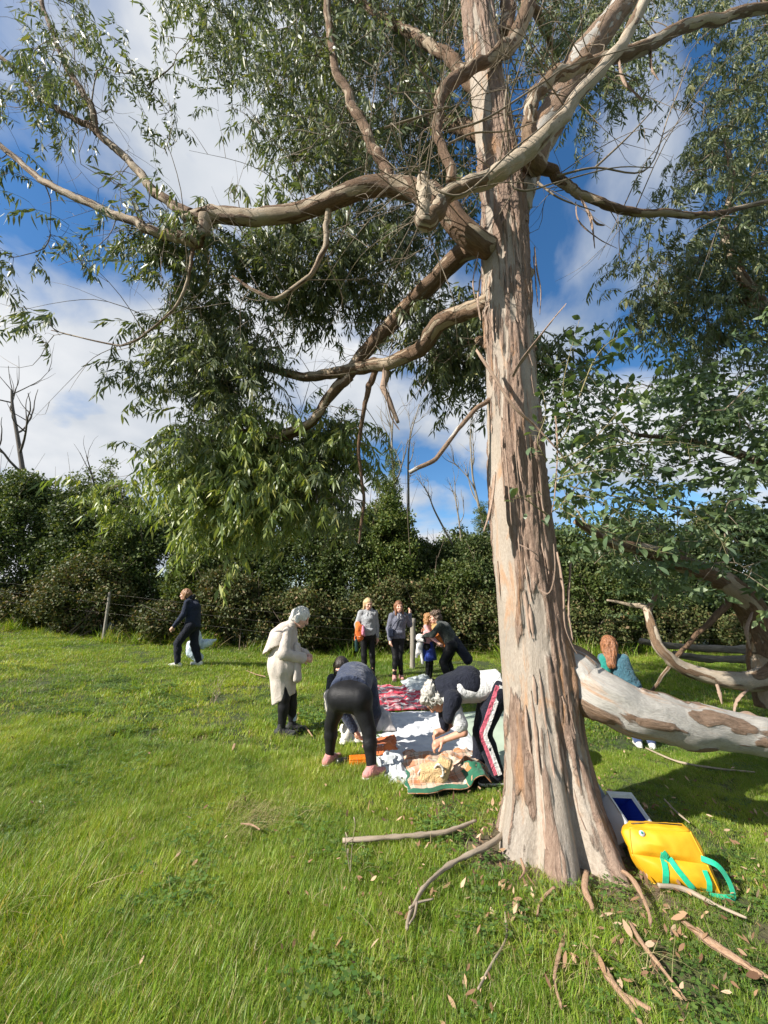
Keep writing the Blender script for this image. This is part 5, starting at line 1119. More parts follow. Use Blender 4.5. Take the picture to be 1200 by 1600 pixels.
# --- child with ginger curls and the person hugging the child
pG = hit(671, 1066)
def cG(o, J, lat, latp):
    garment(o, 'leggings', BLACK, leg_prims(J, latp, .01, .95, 1.0)); top(o, 'top', ROSE, J, lat, .016, .05, 1.0)
    garment(o, 'skirt', BLUE, [P_(J['pel']+vec(0, 0, .06), J['pel']+vec(0, 0, -.32), .115, .20, .03, 1.1, latp)], amp=.02, freq=(14, 14, 2), cuts=[(vec(0, 0, -1), -(J['pel'][2]-.38))])
person('child with ginger curls and blue skirt hugging a taller person', tuple(pG), -math.pi/2-.5, .80,
    dict(elL=(-.2, .16, 1.14), wrL=(-.1, .34, 1.16), elR=(.2, .15, 1.12), wrR=(.18, .3, 1.0), nec=(0, .02, 1.40), hea=(0, .06, 1.53)), SKIN, hair_fn(H_CURL, 'curly', .026, (34, 34, 34), .22, 1.1), cG, head=(-.1, .1, .1), shoes=(DARKSH, DARKSH))
pH = hit(704, 1069)
def cH(o, J, lat, latp):
    garment(o, 'trousers', BLACK, leg_prims(J, latp, .014, 1.1, 1.0, .11, .088, .01), amp=.008); top(o, 'fleece', GREENF, J, lat, .028, .08, 1.0, 1.1, .01, amp=.014, freq=(9, 9, 8), seed=31)
    garment(o, 'coat_tail', NAVYT, [P_(J['pel']+vec(0, -.06, .03), J['pel']+vec(.05, -.30, -.33), .10, .10, .04, 1.7, latp)], amp=.016, freq=(9, 9, 5))
person('person with dark curls and dark green fleece leaning in to hug the child', tuple(pH), math.pi/2-.25, 1.0,
    dict(hipL=(-.09, -.06, .74), hipR=(.09, -.06, .74), kneL=(-.1, .12, .42), kneR=(.1, .06, .42), ankL=(-.1, .02, .085), ankR=(.1, -.06, .085), pel=(0, -.05, .80), che=(0, .10, 1.05), nec=(0, .2, 1.18), hea=(0, .27, 1.28), shL=(-.17, .15, 1.12), shR=(.17, .15, 1.12),
         elL=(-.22, .3, .95), wrL=(-.12, .45, .92), elR=(.2, .3, .98), wrR=(.1, .45, 1.0)), SKIN, hair_fn(H_DBROWN, 'curly', .026, (34, 34, 34), .1, 1.05), cH, head=(.3, .25, 0), shoes=(DARKSH, DARKSH))
def ribbon(pts, w, name, mat, parent, n=26, thick=.003, flat=None):
    Q = catmull(pts, n); T = np.gradient(Q, axis=0); T /= np.linalg.norm(T, axis=1)[:, None]; V = []
    for i in range(n):
        nrm = unit(flat if flat is not None else (0, -1, .25)); s = unit(np.cross(T[i], nrm)); nn = np.cross(s, T[i]); V += [Q[i]-s*w, Q[i]+s*w, Q[i]+s*w-nn*thick, Q[i]-s*w-nn*thick]
    F = [[i*4+e, i*4+(e+1) % 4, i*4+4+(e+1) % 4, i*4+4+e] for i in range(n-1) for e in range(4)]+[[0, 1, 2, 3], [n*4-1, n*4-2, n*4-3, n*4-4]]
    return mk(name, V, F, mat, parent, smooth=False)
# --- person bending over at the right, half behind the trunk
pI = hit(767, 1219)
def cI(o, J, lat, latp):
    tr = garment(o, 'trousers', NAVYT, leg_prims(J, latp, .016, 1.0, 1.0, .105, .085, .012), amp=.007, freq=(10, 10, 6))
    for nm, m, y0, y1 in (('side_stripe', PINK, .012, .046), ('side_stripe', WSTR, -.026, .012)):
        pts = []
        for a, b, ra, rb in ((J['hipL']+vec(0, 0, .07), J['kneL'], .108, .078), (J['kneL'], J['ankL'], .078, .062)):
            for t0 in (0, .25, .5, .75) if b is J['kneL'] else (0, .3, .6, .95): pts.append(a+(b-a)*t0+vec(-(ra+(rb-ra)*t0)-.012, (y0+y1)/2, 0))
        ribbon(pts, (y1-y0)/2, nm, m, tr, 40, .006, (-1, 0, 0))
    top(o, 'tee', WHITET, J, lat, .024, .08, .38, 1.0, .02, amp=.012, freq=(11, 11, 11), seed=41)
    d = unit(J['nec']-J['che']); G = [P_(J['che']-d*.12+vec(0, 0, .03), J['nec']+vec(0, 0, .03), .14, .11, .04, 1.35, lat), P_(J['shL']+vec(-.03, -.02, .02), J['shL']+vec(-.05, .03, -.12), .085, .06), P_(J['shR']+vec(.03, -.02, .02), J['shR']+vec(.05, .03, -.12), .085, .06),
         P_(J['nec']+vec(.05, .0, -.05), vec(.06, .40, .42), .07, .045), P_(J['che']-d*.1+vec(-.02, 0, .13), J['che']-d*.04+vec(.05, 0, .15), .04, .035)]
    garment(o, 'jumper_over_shoulders', NAVYT, G, amp=.016, freq=(9, 9, 9), seed=43)
person('grey-curled person in white tee and striped navy trousers bending over the blankets', tuple(pI), math.pi/2, 1.0,
    dict(hipL=(-.09, -.09, .77), hipR=(.09, -.07, .77), kneL=(-.10, .08, .43), kneR=(.10, .02, .43), ankL=(-.10, -.04, .09), ankR=(.12, .08, .09), pel=(0, -.05, .80), che=(0, .27, .78), nec=(0, .40, .75), hea=(0, .50, .69), shL=(-.16, .37, .70), shR=(.16, .37, .72),
         elL=(-.22, .27, .46), wrL=(-.12, .43, .37), elR=(.2, .22, .48), wrR=(.06, .40, .40)), SKIN2, hair_fn(H_GREYC, 'curly', .03, (40, 40, 40), .1, 1.08), cI, head=(0, 1.15, 0), shoes=(DARKSH, WSTR), hdir=((-.0, 1, -.45), (-.1, 1, -.3)), palm=((.3, 0, -1), (-.3, 0, -1)), hands=(.8, .8))
# --- child behind the low limb
pJ = hit(1008, 1167)
def cJ(o, J, lat, latp):
    garment(o, 'jeans', JEANS, leg_prims(J, latp, .018, 1.0, 1.0, .1, .085, .01), amp=.01); top(o, 'jacket', TEAL, J, lat, .03, .06, 1.0, 1.05, .01, amp=.014, freq=(9, 9, 9), seed=51)
    garment(o, 'backpack', TEALB, [P_(J['che']+vec(-.20, -.06, .10), J['che']+vec(-.20, -.10, -.08), .075, .08)], amp=.012, freq=(16, 16, 16))
person('long red-haired child in teal jacket standing behind the low limb', tuple(pJ), -.35, .72,
    dict(pel=(-.12, .0, .88), hipL=(-.2, 0, .82), hipR=(-.04, 0, .82), che=(-.22, .03, 1.16), nec=(-.27, .06, 1.33), hea=(-.29, .10, 1.47), shL=(-.43, .04, 1.27), shR=(-.11, .04, 1.27), elL=(-.46, .1, 1.0), elR=(-.06, .08, 1.0), wrL=(-.36, .26, .9), wrR=(-.14, .26, .9), kneL=(-.16, .06, .44), kneR=(.03, .06, .44)), SKIN, hair_fn(H_RED, 'long', .02, (30, 30, 8), .26, 1.1), cJ, head=(-.25, .1, 0), shoes=(WHITESH, SOLE_M), face=False)
# ================================================================== PICNIC CLOTHS
def cuv_mat(name, build, rough=.9):
    m, t, b = newmat(name); uv = attr(t, 'cuv').outputs['Vector']; col = build(t, uv); t.links.new(col, b.inputs['Base Color'])
    b.inputs['Roughness'].default_value = rough; b.inputs['Sheen Weight'].default_value = .15; b.inputs['Specular IOR Level'].default_value = .2
    n = noise_tex(t, vmul(t, uv, (1, 1, 1)), 260, 2); bump(t, b, n.outputs['Fac'], .3, .003); return m
def sepx(t, v):
    n = t.nodes.new('ShaderNodeSeparateXYZ'); t.links.new(v, n.inputs[0]); return n.outputs
def band(t, x, period, stops):
    f = math_(t, 'FRACT', math_(t, 'DIVIDE', x, period)); n = ramp(t, f, stops); n.color_ramp.interpolation = 'CONSTANT'; return n.outputs[0]
def b_tartan(t, uv):
    s = sepx(t, uv); O, Cc, G, Bk, T = (.42, .17, .07), (.55, .46, .36), (.07, .12, .07), (.05, .045, .035), (.48, .28, .18)
    st = [(0, Cc), (.2, T), (.32, G), (.36, Cc), (.42, O), (.62, O), (.7, Bk), (.73, T), (.88, G), (.93, Cc)]
    return mixc(t, .5, band(t, s[0], .17, st), band(t, s[1], .17, st))
def b_red(t, uv):
    n = noise_tex(t, uv, 5.5, 3); wob = math_(t, 'MULTIPLY', math_(t, 'SUBTRACT', n.outputs['Fac'], .5), .10)
    s = sepx(t, uv); y = math_(t, 'ADD', s[1], wob)
    R, W_, K, Gy = (.48, .03, .06), (.5, .48, .48), (.03, .03, .035), (.32, .33, .36)
    a = band(t, y, .31, [(0, R), (.30, K), (.33, W_), (.40, (.6, .2, .22)), (.52, R), (.62, W_), (.68, K), (.72, Gy), (.80, W_), (.88, K), (.91, R)])
    x = math_(t, 'ADD', s[0], wob)
    b2 = band(t, x, .23, [(0, W_), (.06, R), (.5, (.6, .25, .27)), (.8, R), (.94, K)])
    f = ramp(t, noise_tex(t, uv, 3.0, 2).outputs['Fac'], [(.5, 0.0), (.54, .5)]).outputs[0]
    return mixc(t, f, a, b2)
def plain(c1, c2, sc=4): return lambda t, uv: ramp(t, noise_tex(t, uv, sc, 4).outputs['Fac'], [(.3, c1), (.7, c2)]).outputs[0]
def blanket(name, label, quad, mat, wr=.018, n=70, edge=.03, seed=0, freq=7, lift=.03, cat='blanket', roll=None, thick=.009, aniso=(1, 1)):
    q = [np.array(c) for c in quad]; u = np.linspace(0, 1, n); U, V_ = np.meshgrid(u, u, indexing='ij')
    P = (q[0][None, None]*((1-U)*(1-V_))[..., None]+q[1][None, None]*(U*(1-V_))[..., None]+q[2][None, None]*(U*V_)[..., None]+q[3][None, None]*((1-U)*V_)[..., None])
    P[..., 0] += edge*fbm(U*5, V_*5, U*0+seed, 2, seed)+.3*edge*fbm(U*17, V_*17, U*0, 2, seed+4); P[..., 1] += edge*fbm(U*5+9, V_*5, U*0+seed, 2, seed+1)
    lu = np.linalg.norm(q[1]-q[0]); lv = np.linalg.norm(q[3]-q[0])
    X, Y = U*lu*aniso[0], V_*lv*aniso[1]
    w = np.clip(1-np.abs(fbm(X*freq*.5, Y*freq*.5, X*0, 2, seed+7))*3, 0, 1)**1.5*wr*1.3+wr*(.6*fbm(X*freq*.4, Y*freq*.4, X*0, 2, seed+8)+.6)+.35*wr*(1-2*np.abs(fbm(X*freq*1.7, Y*freq*1.7, X*0, 2, seed+9)))
    ed = np.minimum(np.minimum(U, 1-U), np.minimum(V_, 1-V_)); w = w*sstep(-.02, .12, ed)
    if roll: w = w+roll(U, V_)
    P[..., 2] = gz(P[..., 0], P[..., 1])+lift+w
    idx = np.arange(n*n).reshape(n, n); F = np.stack([idx[:-1, :-1], idx[:-1, 1:], idx[1:, 1:], idx[1:, :-1]], -1).reshape(-1, 4)[:, ::-1]
    c = P.reshape(-1, 3).mean(0); c[2] = gz(c[0], c[1])
    o = mk(name, P.reshape(-1, 3)-c, F, mat, attrs={'cuv': np.stack([U*lu, V_*lv, U*0], -1).reshape(-1, 3)}, loc=tuple(c)); tag(o, label, cat, 'picnic cloths on the grass')
    s = o.modifiers.new('thickness', 'SOLIDIFY'); s.thickness = thick; s.offset = -1
    return o, P, c
WHITE_M = cuv_mat('white_linen', plain((.52, .53, .55), (.60, .61, .62))); MINT_M = cuv_mat('mint_mat', plain((.30, .38, .28), (.37, .44, .34)))
GREYB_M = cuv_mat('grey_fleece', plain((.36, .33, .32), (.52, .48, .46), 9)); TARTAN_M = cuv_mat('tartan_wool', b_tartan); RED_M = cuv_mat('red_pattern', b_red)
GREENB_M = cuv_mat('green_backing', plain((.012, .085, .045), (.03, .15, .085), 8), .6); SILVER_M = cuv_mat('silver_foil_backing', plain((.40, .45, .45), (.55, .6, .6)), .45); ORT_M = cuv_mat('rust_towel', plain((.42, .10, .035), (.62, .19, .06), 9)); FRW_M = cuv_mat('white_throw', plain((.45, .48, .49), (.58, .6, .6), 14))
blanket('blanket', 'crumpled red, white and black striped picnic blanket at the back', CLOTHS['red'], RED_M, .035, 80, .05, 3, 8, .03)
blanket('blanket', 'folded silver corner of groundsheet lying on the red blanket', gp((626, 1072), (668, 1062), (684, 1082), (640, 1090)), SILVER_M, .03, 34, .03, 6, 9, .085)
blanket('bedsheet', 'large white sheet spread in the middle of the picnic cloths', CLOTHS['sheet'], WHITE_M, .022, 110, .03, 5, 7, .028, 'sheet', aniso=(1, 2.2))
blanket('ground_mat', 'pale mint green mat beside the trunk under the bending person', CLOTHS['mint'], MINT_M, .006, 40, .015, 7, 3, .022, 'mat')
def tr_roll(U, V_): return .05*np.exp(-((U-.93)/.07)**2)*sstep(.25, .45, V_)+.07*np.exp(-((U-.62-.2*V_)/.10)**2)*sstep(.35, .6, V_)
tb, TP, tc_ = blanket('blanket', 'tartan picnic blanket with green backing next to the tree', CLOTHS['tartan'], TARTAN_M, .030, 90, .04, 9, 9, .045, roll=tr_roll)
def edge_band(P, c, rows, cols, name, mat, parent, up=.008):
    Q = P[rows, cols]; n1, n2 = Q.shape[:2]; Q = Q.reshape(-1, 3)+vec(0, 0, up)-c; idx = np.arange(n1*n2).reshape(n1, n2)
    F = np.stack([idx[:-1, :-1], idx[:-1, 1:], idx[1:, 1:], idx[1:, :-1]], -1).reshape(-1, 4)[:, ::-1]
    o = mk(name, Q, F, mat, parent, attrs={'cuv': Q*1.0}); s = o.modifiers.new('thickness', 'SOLIDIFY'); s.thickness = .004; s.offset = -1; return o
for nm, rw, cl in (('turned_edge', slice(0, 60), slice(84, 90)), ('turned_edge', slice(0, 4), slice(0, 84)), ('turned_fold', slice(60, 90), slice(62, 90))):
    edge_band(TP, tc_, rw, cl, nm, GREENB_M, tb)['label'] = 'dark green waterproof backing folded over'
blanket('grey_blanket', 'crumpled grey fleece bundle on the left of the white sheet', gp((566, 1120), (610, 1122), (616, 1150), (562, 1152)), GREYB_M, .075, 50, .06, 12, 9, .05)
blanket('white_blanket', 'pale cream cloth bunched behind the bending person', gp((528, 1142), (566, 1140), (580, 1166), (534, 1170)), cuv_mat('cream_cloth', plain((.52, .49, .43), (.66, .63, .57), 8)), .05, 44, .05, 14, 8, .04)
blanket('orange_towel', 'rust orange cloth folded over the white fringed throw', gp((582, 1168), (618, 1172), (622, 1190), (584, 1196)), ORT_M, .04, 44, .04, 15, 9, .085)
fb, FP, fc = blanket('fringed_throw', 'white fringed throw under the orange cloth', CLOTHS['fringe'], FRW_M, .035, 60, .05, 16, 11, .035)
mb = MB()
for i in range(150):
    j = RNG.integers(0, 60); side = RNG.random() < .6
    p = (FP[j, 59] if side else FP[0, j])-fc; d = vec(RNG.normal()*.03, -.05-.05*RNG.random(), -.035) if side else vec(-.06, RNG.normal()*.03, -.03)
    V, F, bk = sweep(catmull([p, p+d*.5+vec(0, 0, .012), p+d], 5), np.full(5, .004), 4, True); mb.add(V, F, cuv=V)
tag(mb.obj('fringe', FRW_M, fb), kind='stuff')
# --- straw bag
STRAWB = cloth('straw_weave', (.42, .27, .12), (.58, .42, .22), .8, 60, 260, .004)
pb = hit(684, 1240); bagr = empty('straw_bag', (pb[0], pb[1]+.08, pb[2]+.06), -.25, label='slumped straw beach bag with cream handle on the tartan blanket', cat='bag')
bagr.scale = (.92, .92, .8); G = SDF(); G.box((-.04, 0, .075), (.075, .045, .05), rot3(.1, 0, -.2), .035, .03); G.box((.065, .03, .12), (.038, .045, .075), rot3(0, .2, .3), .03, .03); G.ell((-.11, -.01, .04), (.06, .07, .04), k=.04); G.ell((.02, .03, .20), (.055, .035, .02), sub=True)
solid('bag_body', G, STRAWB, bagr, .009, .012, (16, 16, 16), 3)
V, F, bk = sweep(catmull([(-.01, -.055, .14), (.03, -.085, .20), (.07, -.08, .17), (.075, -.07, .10), (.05, -.075, .08)], 24), np.full(24, .011), 8); mk('handle', V, F, CREAMT, bagr)
V, F, bk = sweep(catmull([(-.14, -.06, .05), (-.155, -.08, .09), (-.13, -.07, .13)], 12), np.full(12, .009), 8); mk('handle', V, F, CREAMT, bagr)
# --- orange pouch and dark flask at the bending person's feet
po = hit(562, 1200); pr = empty('lunch_box', tuple(po+vec(0, .02, .0)), .12, label='small bright orange box lying between the pink trainers', cat='box')
OB, _t, _b = newmat('orange_plastic'); _b.inputs['Base Color'].default_value = (.72, .17, .005, 1); _b.inputs['Roughness'].default_value = .4
solid('box_body', SDF().box((0, 0, .045), (.095, .045, .025), None, .012), OB, pr, .006); solid('lid', SDF().box((0, 0, .085), (.099, .049, .004), None, .008), OB, pr, .006)
DK, _t, _b = newmat('dark_plastic'); _b.inputs['Base Color'].default_value = (.012, .014, .016, 1); _b.inputs['Roughness'].default_value = .35
pf = hit(536, 1200); fl = empty('flask', tuple(pf+vec(0, 0, .03)), .5, label='dark drinking flask lying left of the orange box', cat='bottle')
V, F, bk = sweep(catmull([(-.07, 0, .03), (.05, 0, .03)], 8), np.array([.03, .034, .034, .034, .034, .034, .032, .026]), 16); mk('flask_body', V, F, DK, fl); V, F, bk = sweep(catmull([(.05, 0, .03), (.085, 0, .03)], 4), np.full(4, .022), 14); mk('cap', V, F, DK, fl)
# ================================================================== YELLOW COOL BAG AND COOL BOX
def vinyl(name, c1, c2, rough=.38):
    m, t, b = newmat(name); tc = t.nodes.new('ShaderNodeTexCoord'); n = noise_tex(t, tc.outputs['Object'], 9, 4)
    t.links.new(ramp(t, n.outputs['Fac'], [(.3, c1), (.7, c2)]).outputs[0], b.inputs['Base Color']); b.inputs['Roughness'].default_value = rough
    n2 = noise_tex(t, tc.outputs['Object'], 420, 2); bump(t, b, n2.outputs['Fac'], .15, .002); return m
YEL = vinyl('yellow_vinyl', (.55, .27, .003), (.64, .34, .006), .6); GRN = cloth('green_webbing', (.005, .33, .17), (.012, .44, .24), .6, 60, 500, crease=.0)
LINER = vinyl('blue_liner', (.006, .025, .26), (.012, .045, .36), .3); SHELL = vinyl('white_shell', (.42, .44, .46), (.5, .52, .54), .4); GREYP = vinyl('grey_plastic', (.22, .25, .28), (.3, .33, .36), .45)
pY = hit(1058, 1388); yb = empty('cool_bag', (pY[0]+.03, pY[1]+.10, pY[2]), -.28, label='slumped bright yellow cool bag with green straps beside the tree', cat='bag')
CG = dict(a=(-.12, -.10, .0), b=(.21, -.09, .0), c=(.175, -.075, .125), d=(-.205, -.085, .125), e=(-.19, -.035, .235), f=(.135, -.02, .255), A=(-.10, .09, 0), B=(.20, .10, 0), C=(.18, .09, .12), D=(-.19, .08, .12), E=(-.17, .045, .24), F_=(.125, .055, .26))
def patch(k, n=26, bulge=.03, wr=.007, seed=0):
    p = [vec(*CG[i]) for i in k]; u = np.linspace(0, 1, n); U, V_ = np.meshgrid(u, u, indexing='ij')
    Q = p[0]*((1-U)*(1-V_))[..., None]+p[1]*(U*(1-V_))[..., None]+p[2]*(U*V_)[..., None]+p[3]*((1-U)*V_)[..., None]; nr_ = unit(np.cross(p[1]-p[0], p[3]-p[0]))
    w = bulge*np.sin(math.pi*U)**.7*np.sin(math.pi*V_)**.7
    fold = (np.clip(1-np.abs(fbm(Q[..., 0]*9+Q[..., 2]*5, Q[..., 1]*6, Q[..., 2]*3.5, 2, seed))*3.2, 0, 1)*2.4+fbm(Q[..., 0]*16, Q[..., 1]*16, Q[..., 2]*12, 2, seed+3))*wr*np.minimum(1, 6*np.minimum(np.minimum(U, 1-U), np.minimum(V_, 1-V_)))
    Q = Q+nr_*(w+fold)[..., None]; Q[..., 2] = np.maximum(Q[..., 2], 0); i = np.arange(n*n).reshape(n, n)
    return Q.reshape(-1, 3), np.stack([i[:-1, :-1], i[1:, :-1], i[1:, 1:], i[:-1, 1:]], -1).reshape(-1, 4)
bV, bF, off = [], [], 0
for k, bl in ((('a', 'b', 'c', 'd'), .025), (('d', 'c', 'f', 'e'), .022), (('b', 'B', 'C', 'c'), .03), (('c', 'C', 'F_', 'f'), .02), (('B', 'A', 'D', 'C'), .02), (('C', 'D', 'E', 'F_'), .02), (('A', 'a', 'd', 'D'), .03), (('D', 'd', 'e', 'E'), .025), (('e', 'f', 'F_', 'E'), .008), (('A', 'B', 'b', 'a'), 0)):
    v, f = patch(k, bulge=bl, seed=3); bV.append(v); bF.append(f+off); off += len(v)
bV, bF = np.concatenate(bV), np.concatenate(bF); mk('bag_body', bV, bF, YEL, yb)
from mathutils.bvhtree import BVHTree
_bv = BVHTree.FromPolygons([tuple(v) for v in bV], [tuple(f) for f in bF.tolist()])
def on_bag(x, z, out=.004):
    h = _bv.ray_cast(Vector((x, -1, z)), Vector((0, 1, 0)))
    return np.array(h[0])+np.array(h[1])*out if h[0] else vec(x, -.12, z)
def strap_path(*xz, out=.007):
    Q = catmull([vec(x, 0, z) for x, z in xz], 14); return [on_bag(q[0], q[2], out) for q in Q]
ribbon(strap_path((-.06, .012), (-.055, .06), (-.048, .11), (-.04, .16)), .015, 'strap', GRN, yb, 40)
ribbon(strap_path((-.045, .165), (-.01, .12), (.04, .06), (.085, .012), out=.009), .015, 'strap', GRN, yb, 40)
ribbon([on_bag(.15, .15, .004), vec(.215, -.10, .14), vec(.255, -.10, .08), vec(.26, -.12, .02), vec(.23, -.13, .008), vec(.14, -.14, .008)], .014, 'strap', GRN, yb, 30, .003, (.5, -1, .4))
ribbon(strap_path((.15, .10), (.155, .05), (.15, .012)), .012, 'strap', GRN, yb, 30)
def disc(c, nrm, r, th_, name, mat, parent):
    nrm = unit(nrm); V, F, bk = sweep(np.array([c, c+nrm*th_*.5, c+nrm*th_]), np.array([r, r, r*.96]), 20); return mk(name, V, F, mat, parent)
bp = on_bag(-.13, .222, .0); lg = disc(bp+vec(0, -.004, .003), (-.1, -1, .4), .015, .006, 'badge', SHELL, yb); lg['label'] = 'round white badge with teal centre'
disc(bp+vec(0, -.0075, .008), (-.1, -1, .4), .0065, .004, 'badge_centre', TEALB, lg)
V, F, bk = sweep(np.array([vec(-.17, -.005, .249), vec(-.08, .005, .258), vec(.02, .01, .266), vec(.11, .015, .268)]), np.full(4, .0025), 6); mk('zip', V, F, DK, yb)
for k in ('de', 'ef', 'cf', 'bc', 'da', 'ab'):
    p, q = vec(*CG[k[0]]), vec(*CG['f' if k[1] == 'f' else k[1]]); V, F, bk = sweep(catmull([p, (p+q)/2, q], 12), np.full(12, .0045), 6); mk('piping', V, F, YEL, yb)
# cool box tipped open behind it
pX = hit(985, 1335); cb = empty('cool_box', (pX[0]-.02, pX[1]+.16, pX[2]), .0, label='open blue-lined white cool box tipped between tree and yellow bag', cat='cool box')
def open_box(w, d, h, th_):
    V, F = [], []
    def q(x0, x1, y0, y1, z): return [(x0, y0, z), (x1, y0, z), (x1, y1, z), (x0, y1, z)]
    o0 = q(-w*.88, w*.88, -d*.88, d*.88, 0); o1 = q(-w, w, -d, d, h); i1 = q(-w+th_, w-th_, -d+th_, d-th_, h); i0 = q(-w*.88+th_, w*.88-th_, -d*.88+th_, d*.88-th_, th_)
    V = o0+o1+i1+i0
    for a, b in ((0, 4), (4, 8), (8, 12)):
        for e in range(4): F.append([a+e, a+(e+1) % 4, b+(e+1) % 4, b+e])
    F += [[3, 2, 1, 0], [12, 13, 14, 15]]; return np.array(V, float), F
TB = np.array(Matrix.Rotation(.35, 3, 'Z') @ Matrix.Rotation(.75, 3, 'X') @ Matrix.Rotation(.35, 3, 'Y'))
def put(V, off=(0, 0, .06)): return V@TB.T+vec(*off)
V, F = open_box(.16, .12, .20, .012); bo = mk('box_shell', put(V), F, SHELL, cb, smooth=False); bv = bo.modifiers.new('round', 'BEVEL'); bv.width = .008; bv.segments = 2
V2, F2 = open_box(.1475, .1075, .1865, .004); V2 = V2+vec(0, 0, .0125); li = mk('liner', put(V2), F2, LINER, cb, smooth=False)
V, F = open_box(.17, .13, .03, .019); V[:, 2] *= 1; rm = mk('rim', put(V+vec(0, 0, .176)), F[:12], SHELL, cb, smooth=False)
lidb = SDF().box((0, 0, 0), (.13, .09, .012), rot3(.5, -.9, -.6), .014); solid('lid', lidb, GREYP, cb, .008, loc=(-.10, .10, .17))
# ================================================================== HELD THINGS
c_ = vec(math.cos(math.pi/2), math.sin(math.pi/2), 0)
sk_ = empty('plastic_sack', (float(pA[0])+.12, float(pA[1])+.22, float(gz(pA[0], pA[1]+.2))), 0, label='pale blue-white plastic sack carried by the walking person', cat='sack')
SACK, _t, _b = newmat('plastic_sack'); _b.inputs['Base Color'].default_value = (.50, .60, .66, 1); _b.inputs['Roughness'].default_value = .35
G = SDF(); G.cap((-.05, 0, .70), (-.05, 0, .5), .03, .08, .05); G.cap((-.18, 0, .40), (.18, 0, .46), .10, .08, .08); G.cap((-.15, 0, .25), (.02, 0, .12), .12, .09, .08); G.cap((.1, 0, .4), (.36, .0, .52), .09, .012, .05)
solid('sack_body', G, SACK, sk_, .013, .03, (10, 10, 10), 4)
def w_of(loc, rz, p, sc=1.0): c, s = math.cos(rz), math.sin(rz); p = np.asarray(p)*sc; return np.array(loc)+vec(p[0]*c-p[1]*s, p[0]*s+p[1]*c, p[2])
hE = w_of(pE, math.pi+.15, (.23, .17, .93))
jk = empty('jacket', tuple(hE), math.pi+.15, label='bright orange jacket hanging over the blonde person\'s arm', cat='jacket')
G = SDF(); G.cap((.0, -.06, .16), (-.01, .0, .04), .065, .05, .03); G.cap((-.03, .0, .12), (-.03, .02, -.10), .055, .07, .03, 1.3, (1, 0, 0)); G.cap((.01, .03, .06), (.02, .03, -.14), .04, .05, .03); solid('jacket_body', G, ORANGE, jk, .011, .014, (16, 16, 7), 5)
G = SDF(); G.cap((-.11, .02, .12), (-.10, .05, -.02), .03, .035, .02); G.cap((-.10, .05, .02), (-.14, .05, -.06), .028, .02, .02); solid('lining', G, cloth('pink_lining', (.62, .2, .32), (.7, .3, .4)), jk, .009, .01, (18, 18, 9), 6)
hb = hE+vec(-.03, -.05, -.02); bt = empty('bottle', tuple(hb+vec(0, -.02, -.34)), 0, label='dark green drinking bottle held by the blonde person', cat='bottle')
BT, _t, _b = newmat('bottle_green'); _b.inputs['Base Color'].default_value = (.01, .035, .035, 1); _b.inputs['Roughness'].default_value = .35
V, F, bk = sweep(np.array([(0.02, 0, 0), (0.02, 0, .01), (.012, 0, .1), (.004, 0, .2), (.002, 0, .235), (0, 0, .25)]), np.array([.034, .037, .037, .037, .03, .02]), 18); mk('bottle_body', V, F, BT, bt); V, F, bk = sweep(np.array([(0, 0, .25), (0, 0, .285), (0, 0, .3)]), np.array([.024, .024, .018]), 14); mk('cap', V, F, DK, bt)
V, F, bk = sweep(catmull([(-.02, 0, .28), (-.022, 0, .33), (0, 0, .355), (.022, 0, .33), (.02, 0, .28)], 16), np.full(16, .005), 6); mk('loop', V, F, DK, bt)
sb_ = w_of(pF, math.pi+.1, (.15, .12, .98), .96); bg = empty('shoulder_bag', tuple(sb_), math.pi+.1, label='small navy shoulder bag at the slate hoodie wearer\'s hip', cat='bag')
solid('bag_body', SDF().box((0, .02, 0), (.035, .02, .06), None, .025), NAVY, bg, .009, .004, (20, 20, 20)); V, F, bk = sweep(catmull([(0, .02, .07), (-.08, .03, .2), (-.22, .0, .34), (-.24, -.1, .38)], 18), np.full(18, .009), 6); mk('strap', V, F, NAVY, bg)
# plush toys
WP = cloth('white_plush', (.6, .58, .55), (.74, .72, .69), .95, 60, 300, .006); KP = cloth('dark_plush', (.02, .018, .018), (.05, .045, .045), .95); TP_ = cloth('tan_plush', (.42, .25, .09), (.54, .35, .15), .95, 60, 300, .006); OP = cloth('orange_plush', (.55, .15, .03), (.66, .22, .05), .95)
dg = w_of(pG, 0, (-.19, -.12, .80)); d1 = empty('plush_dog', tuple(dg), 0, label='white and black plush dog dangling from the child\'s arm', cat='toy')
solid('body', SDF().cap((0, 0, -.05), (-.02, 0, -.2), .07, .06, .03).cap((.02, -.02, -.18), (.05, -.02, -.42), .032, .028, .02).cap((-.05, 0, -.18), (-.07, 0, -.3), .03, .028, .02), WP, d1, .01, .004, (30, 30, 30))
solid('head', SDF().ell((.0, -.03, .06), (.085, .075, .085)).cap((.03, -.08, .03), (.06, -.11, .02), .038, .03, .02), WP, d1, .009)
for s in (-1, 1): solid('ear', SDF().cap((s*.07, -.02, .10), (s*.10, -.03, .0), .03, .026, .02), KP, d1, .009)
solid('eye_patch', SDF().ell((.05, -.085, .065), (.03, .018, .03)), KP, d1, .006); solid('nose', SDF().ell((.07, -.135, .03), (.016, .014, .012)), KP, d1, .005)
tg = w_of(pG, 0, (.17, -.10, .92)); d2 = empty('plush_toy', tuple(tg), 0, label='orange and tan plush toy squeezed between the hugging pair', cat='toy')
solid('body', SDF().cap((-.02, 0, .03), (.08, -.04, -.12), .085, .075, .03), OP, d2, .01, .004, (30, 30, 30)); solid('head', SDF().ell((-.03, -.03, .14), (.085, .075, .08)).ell((-.09, -.05, .2), (.03, .02, .03)).ell((.02, -.05, .21), (.03, .02, .03)), TP_, d2, .01)
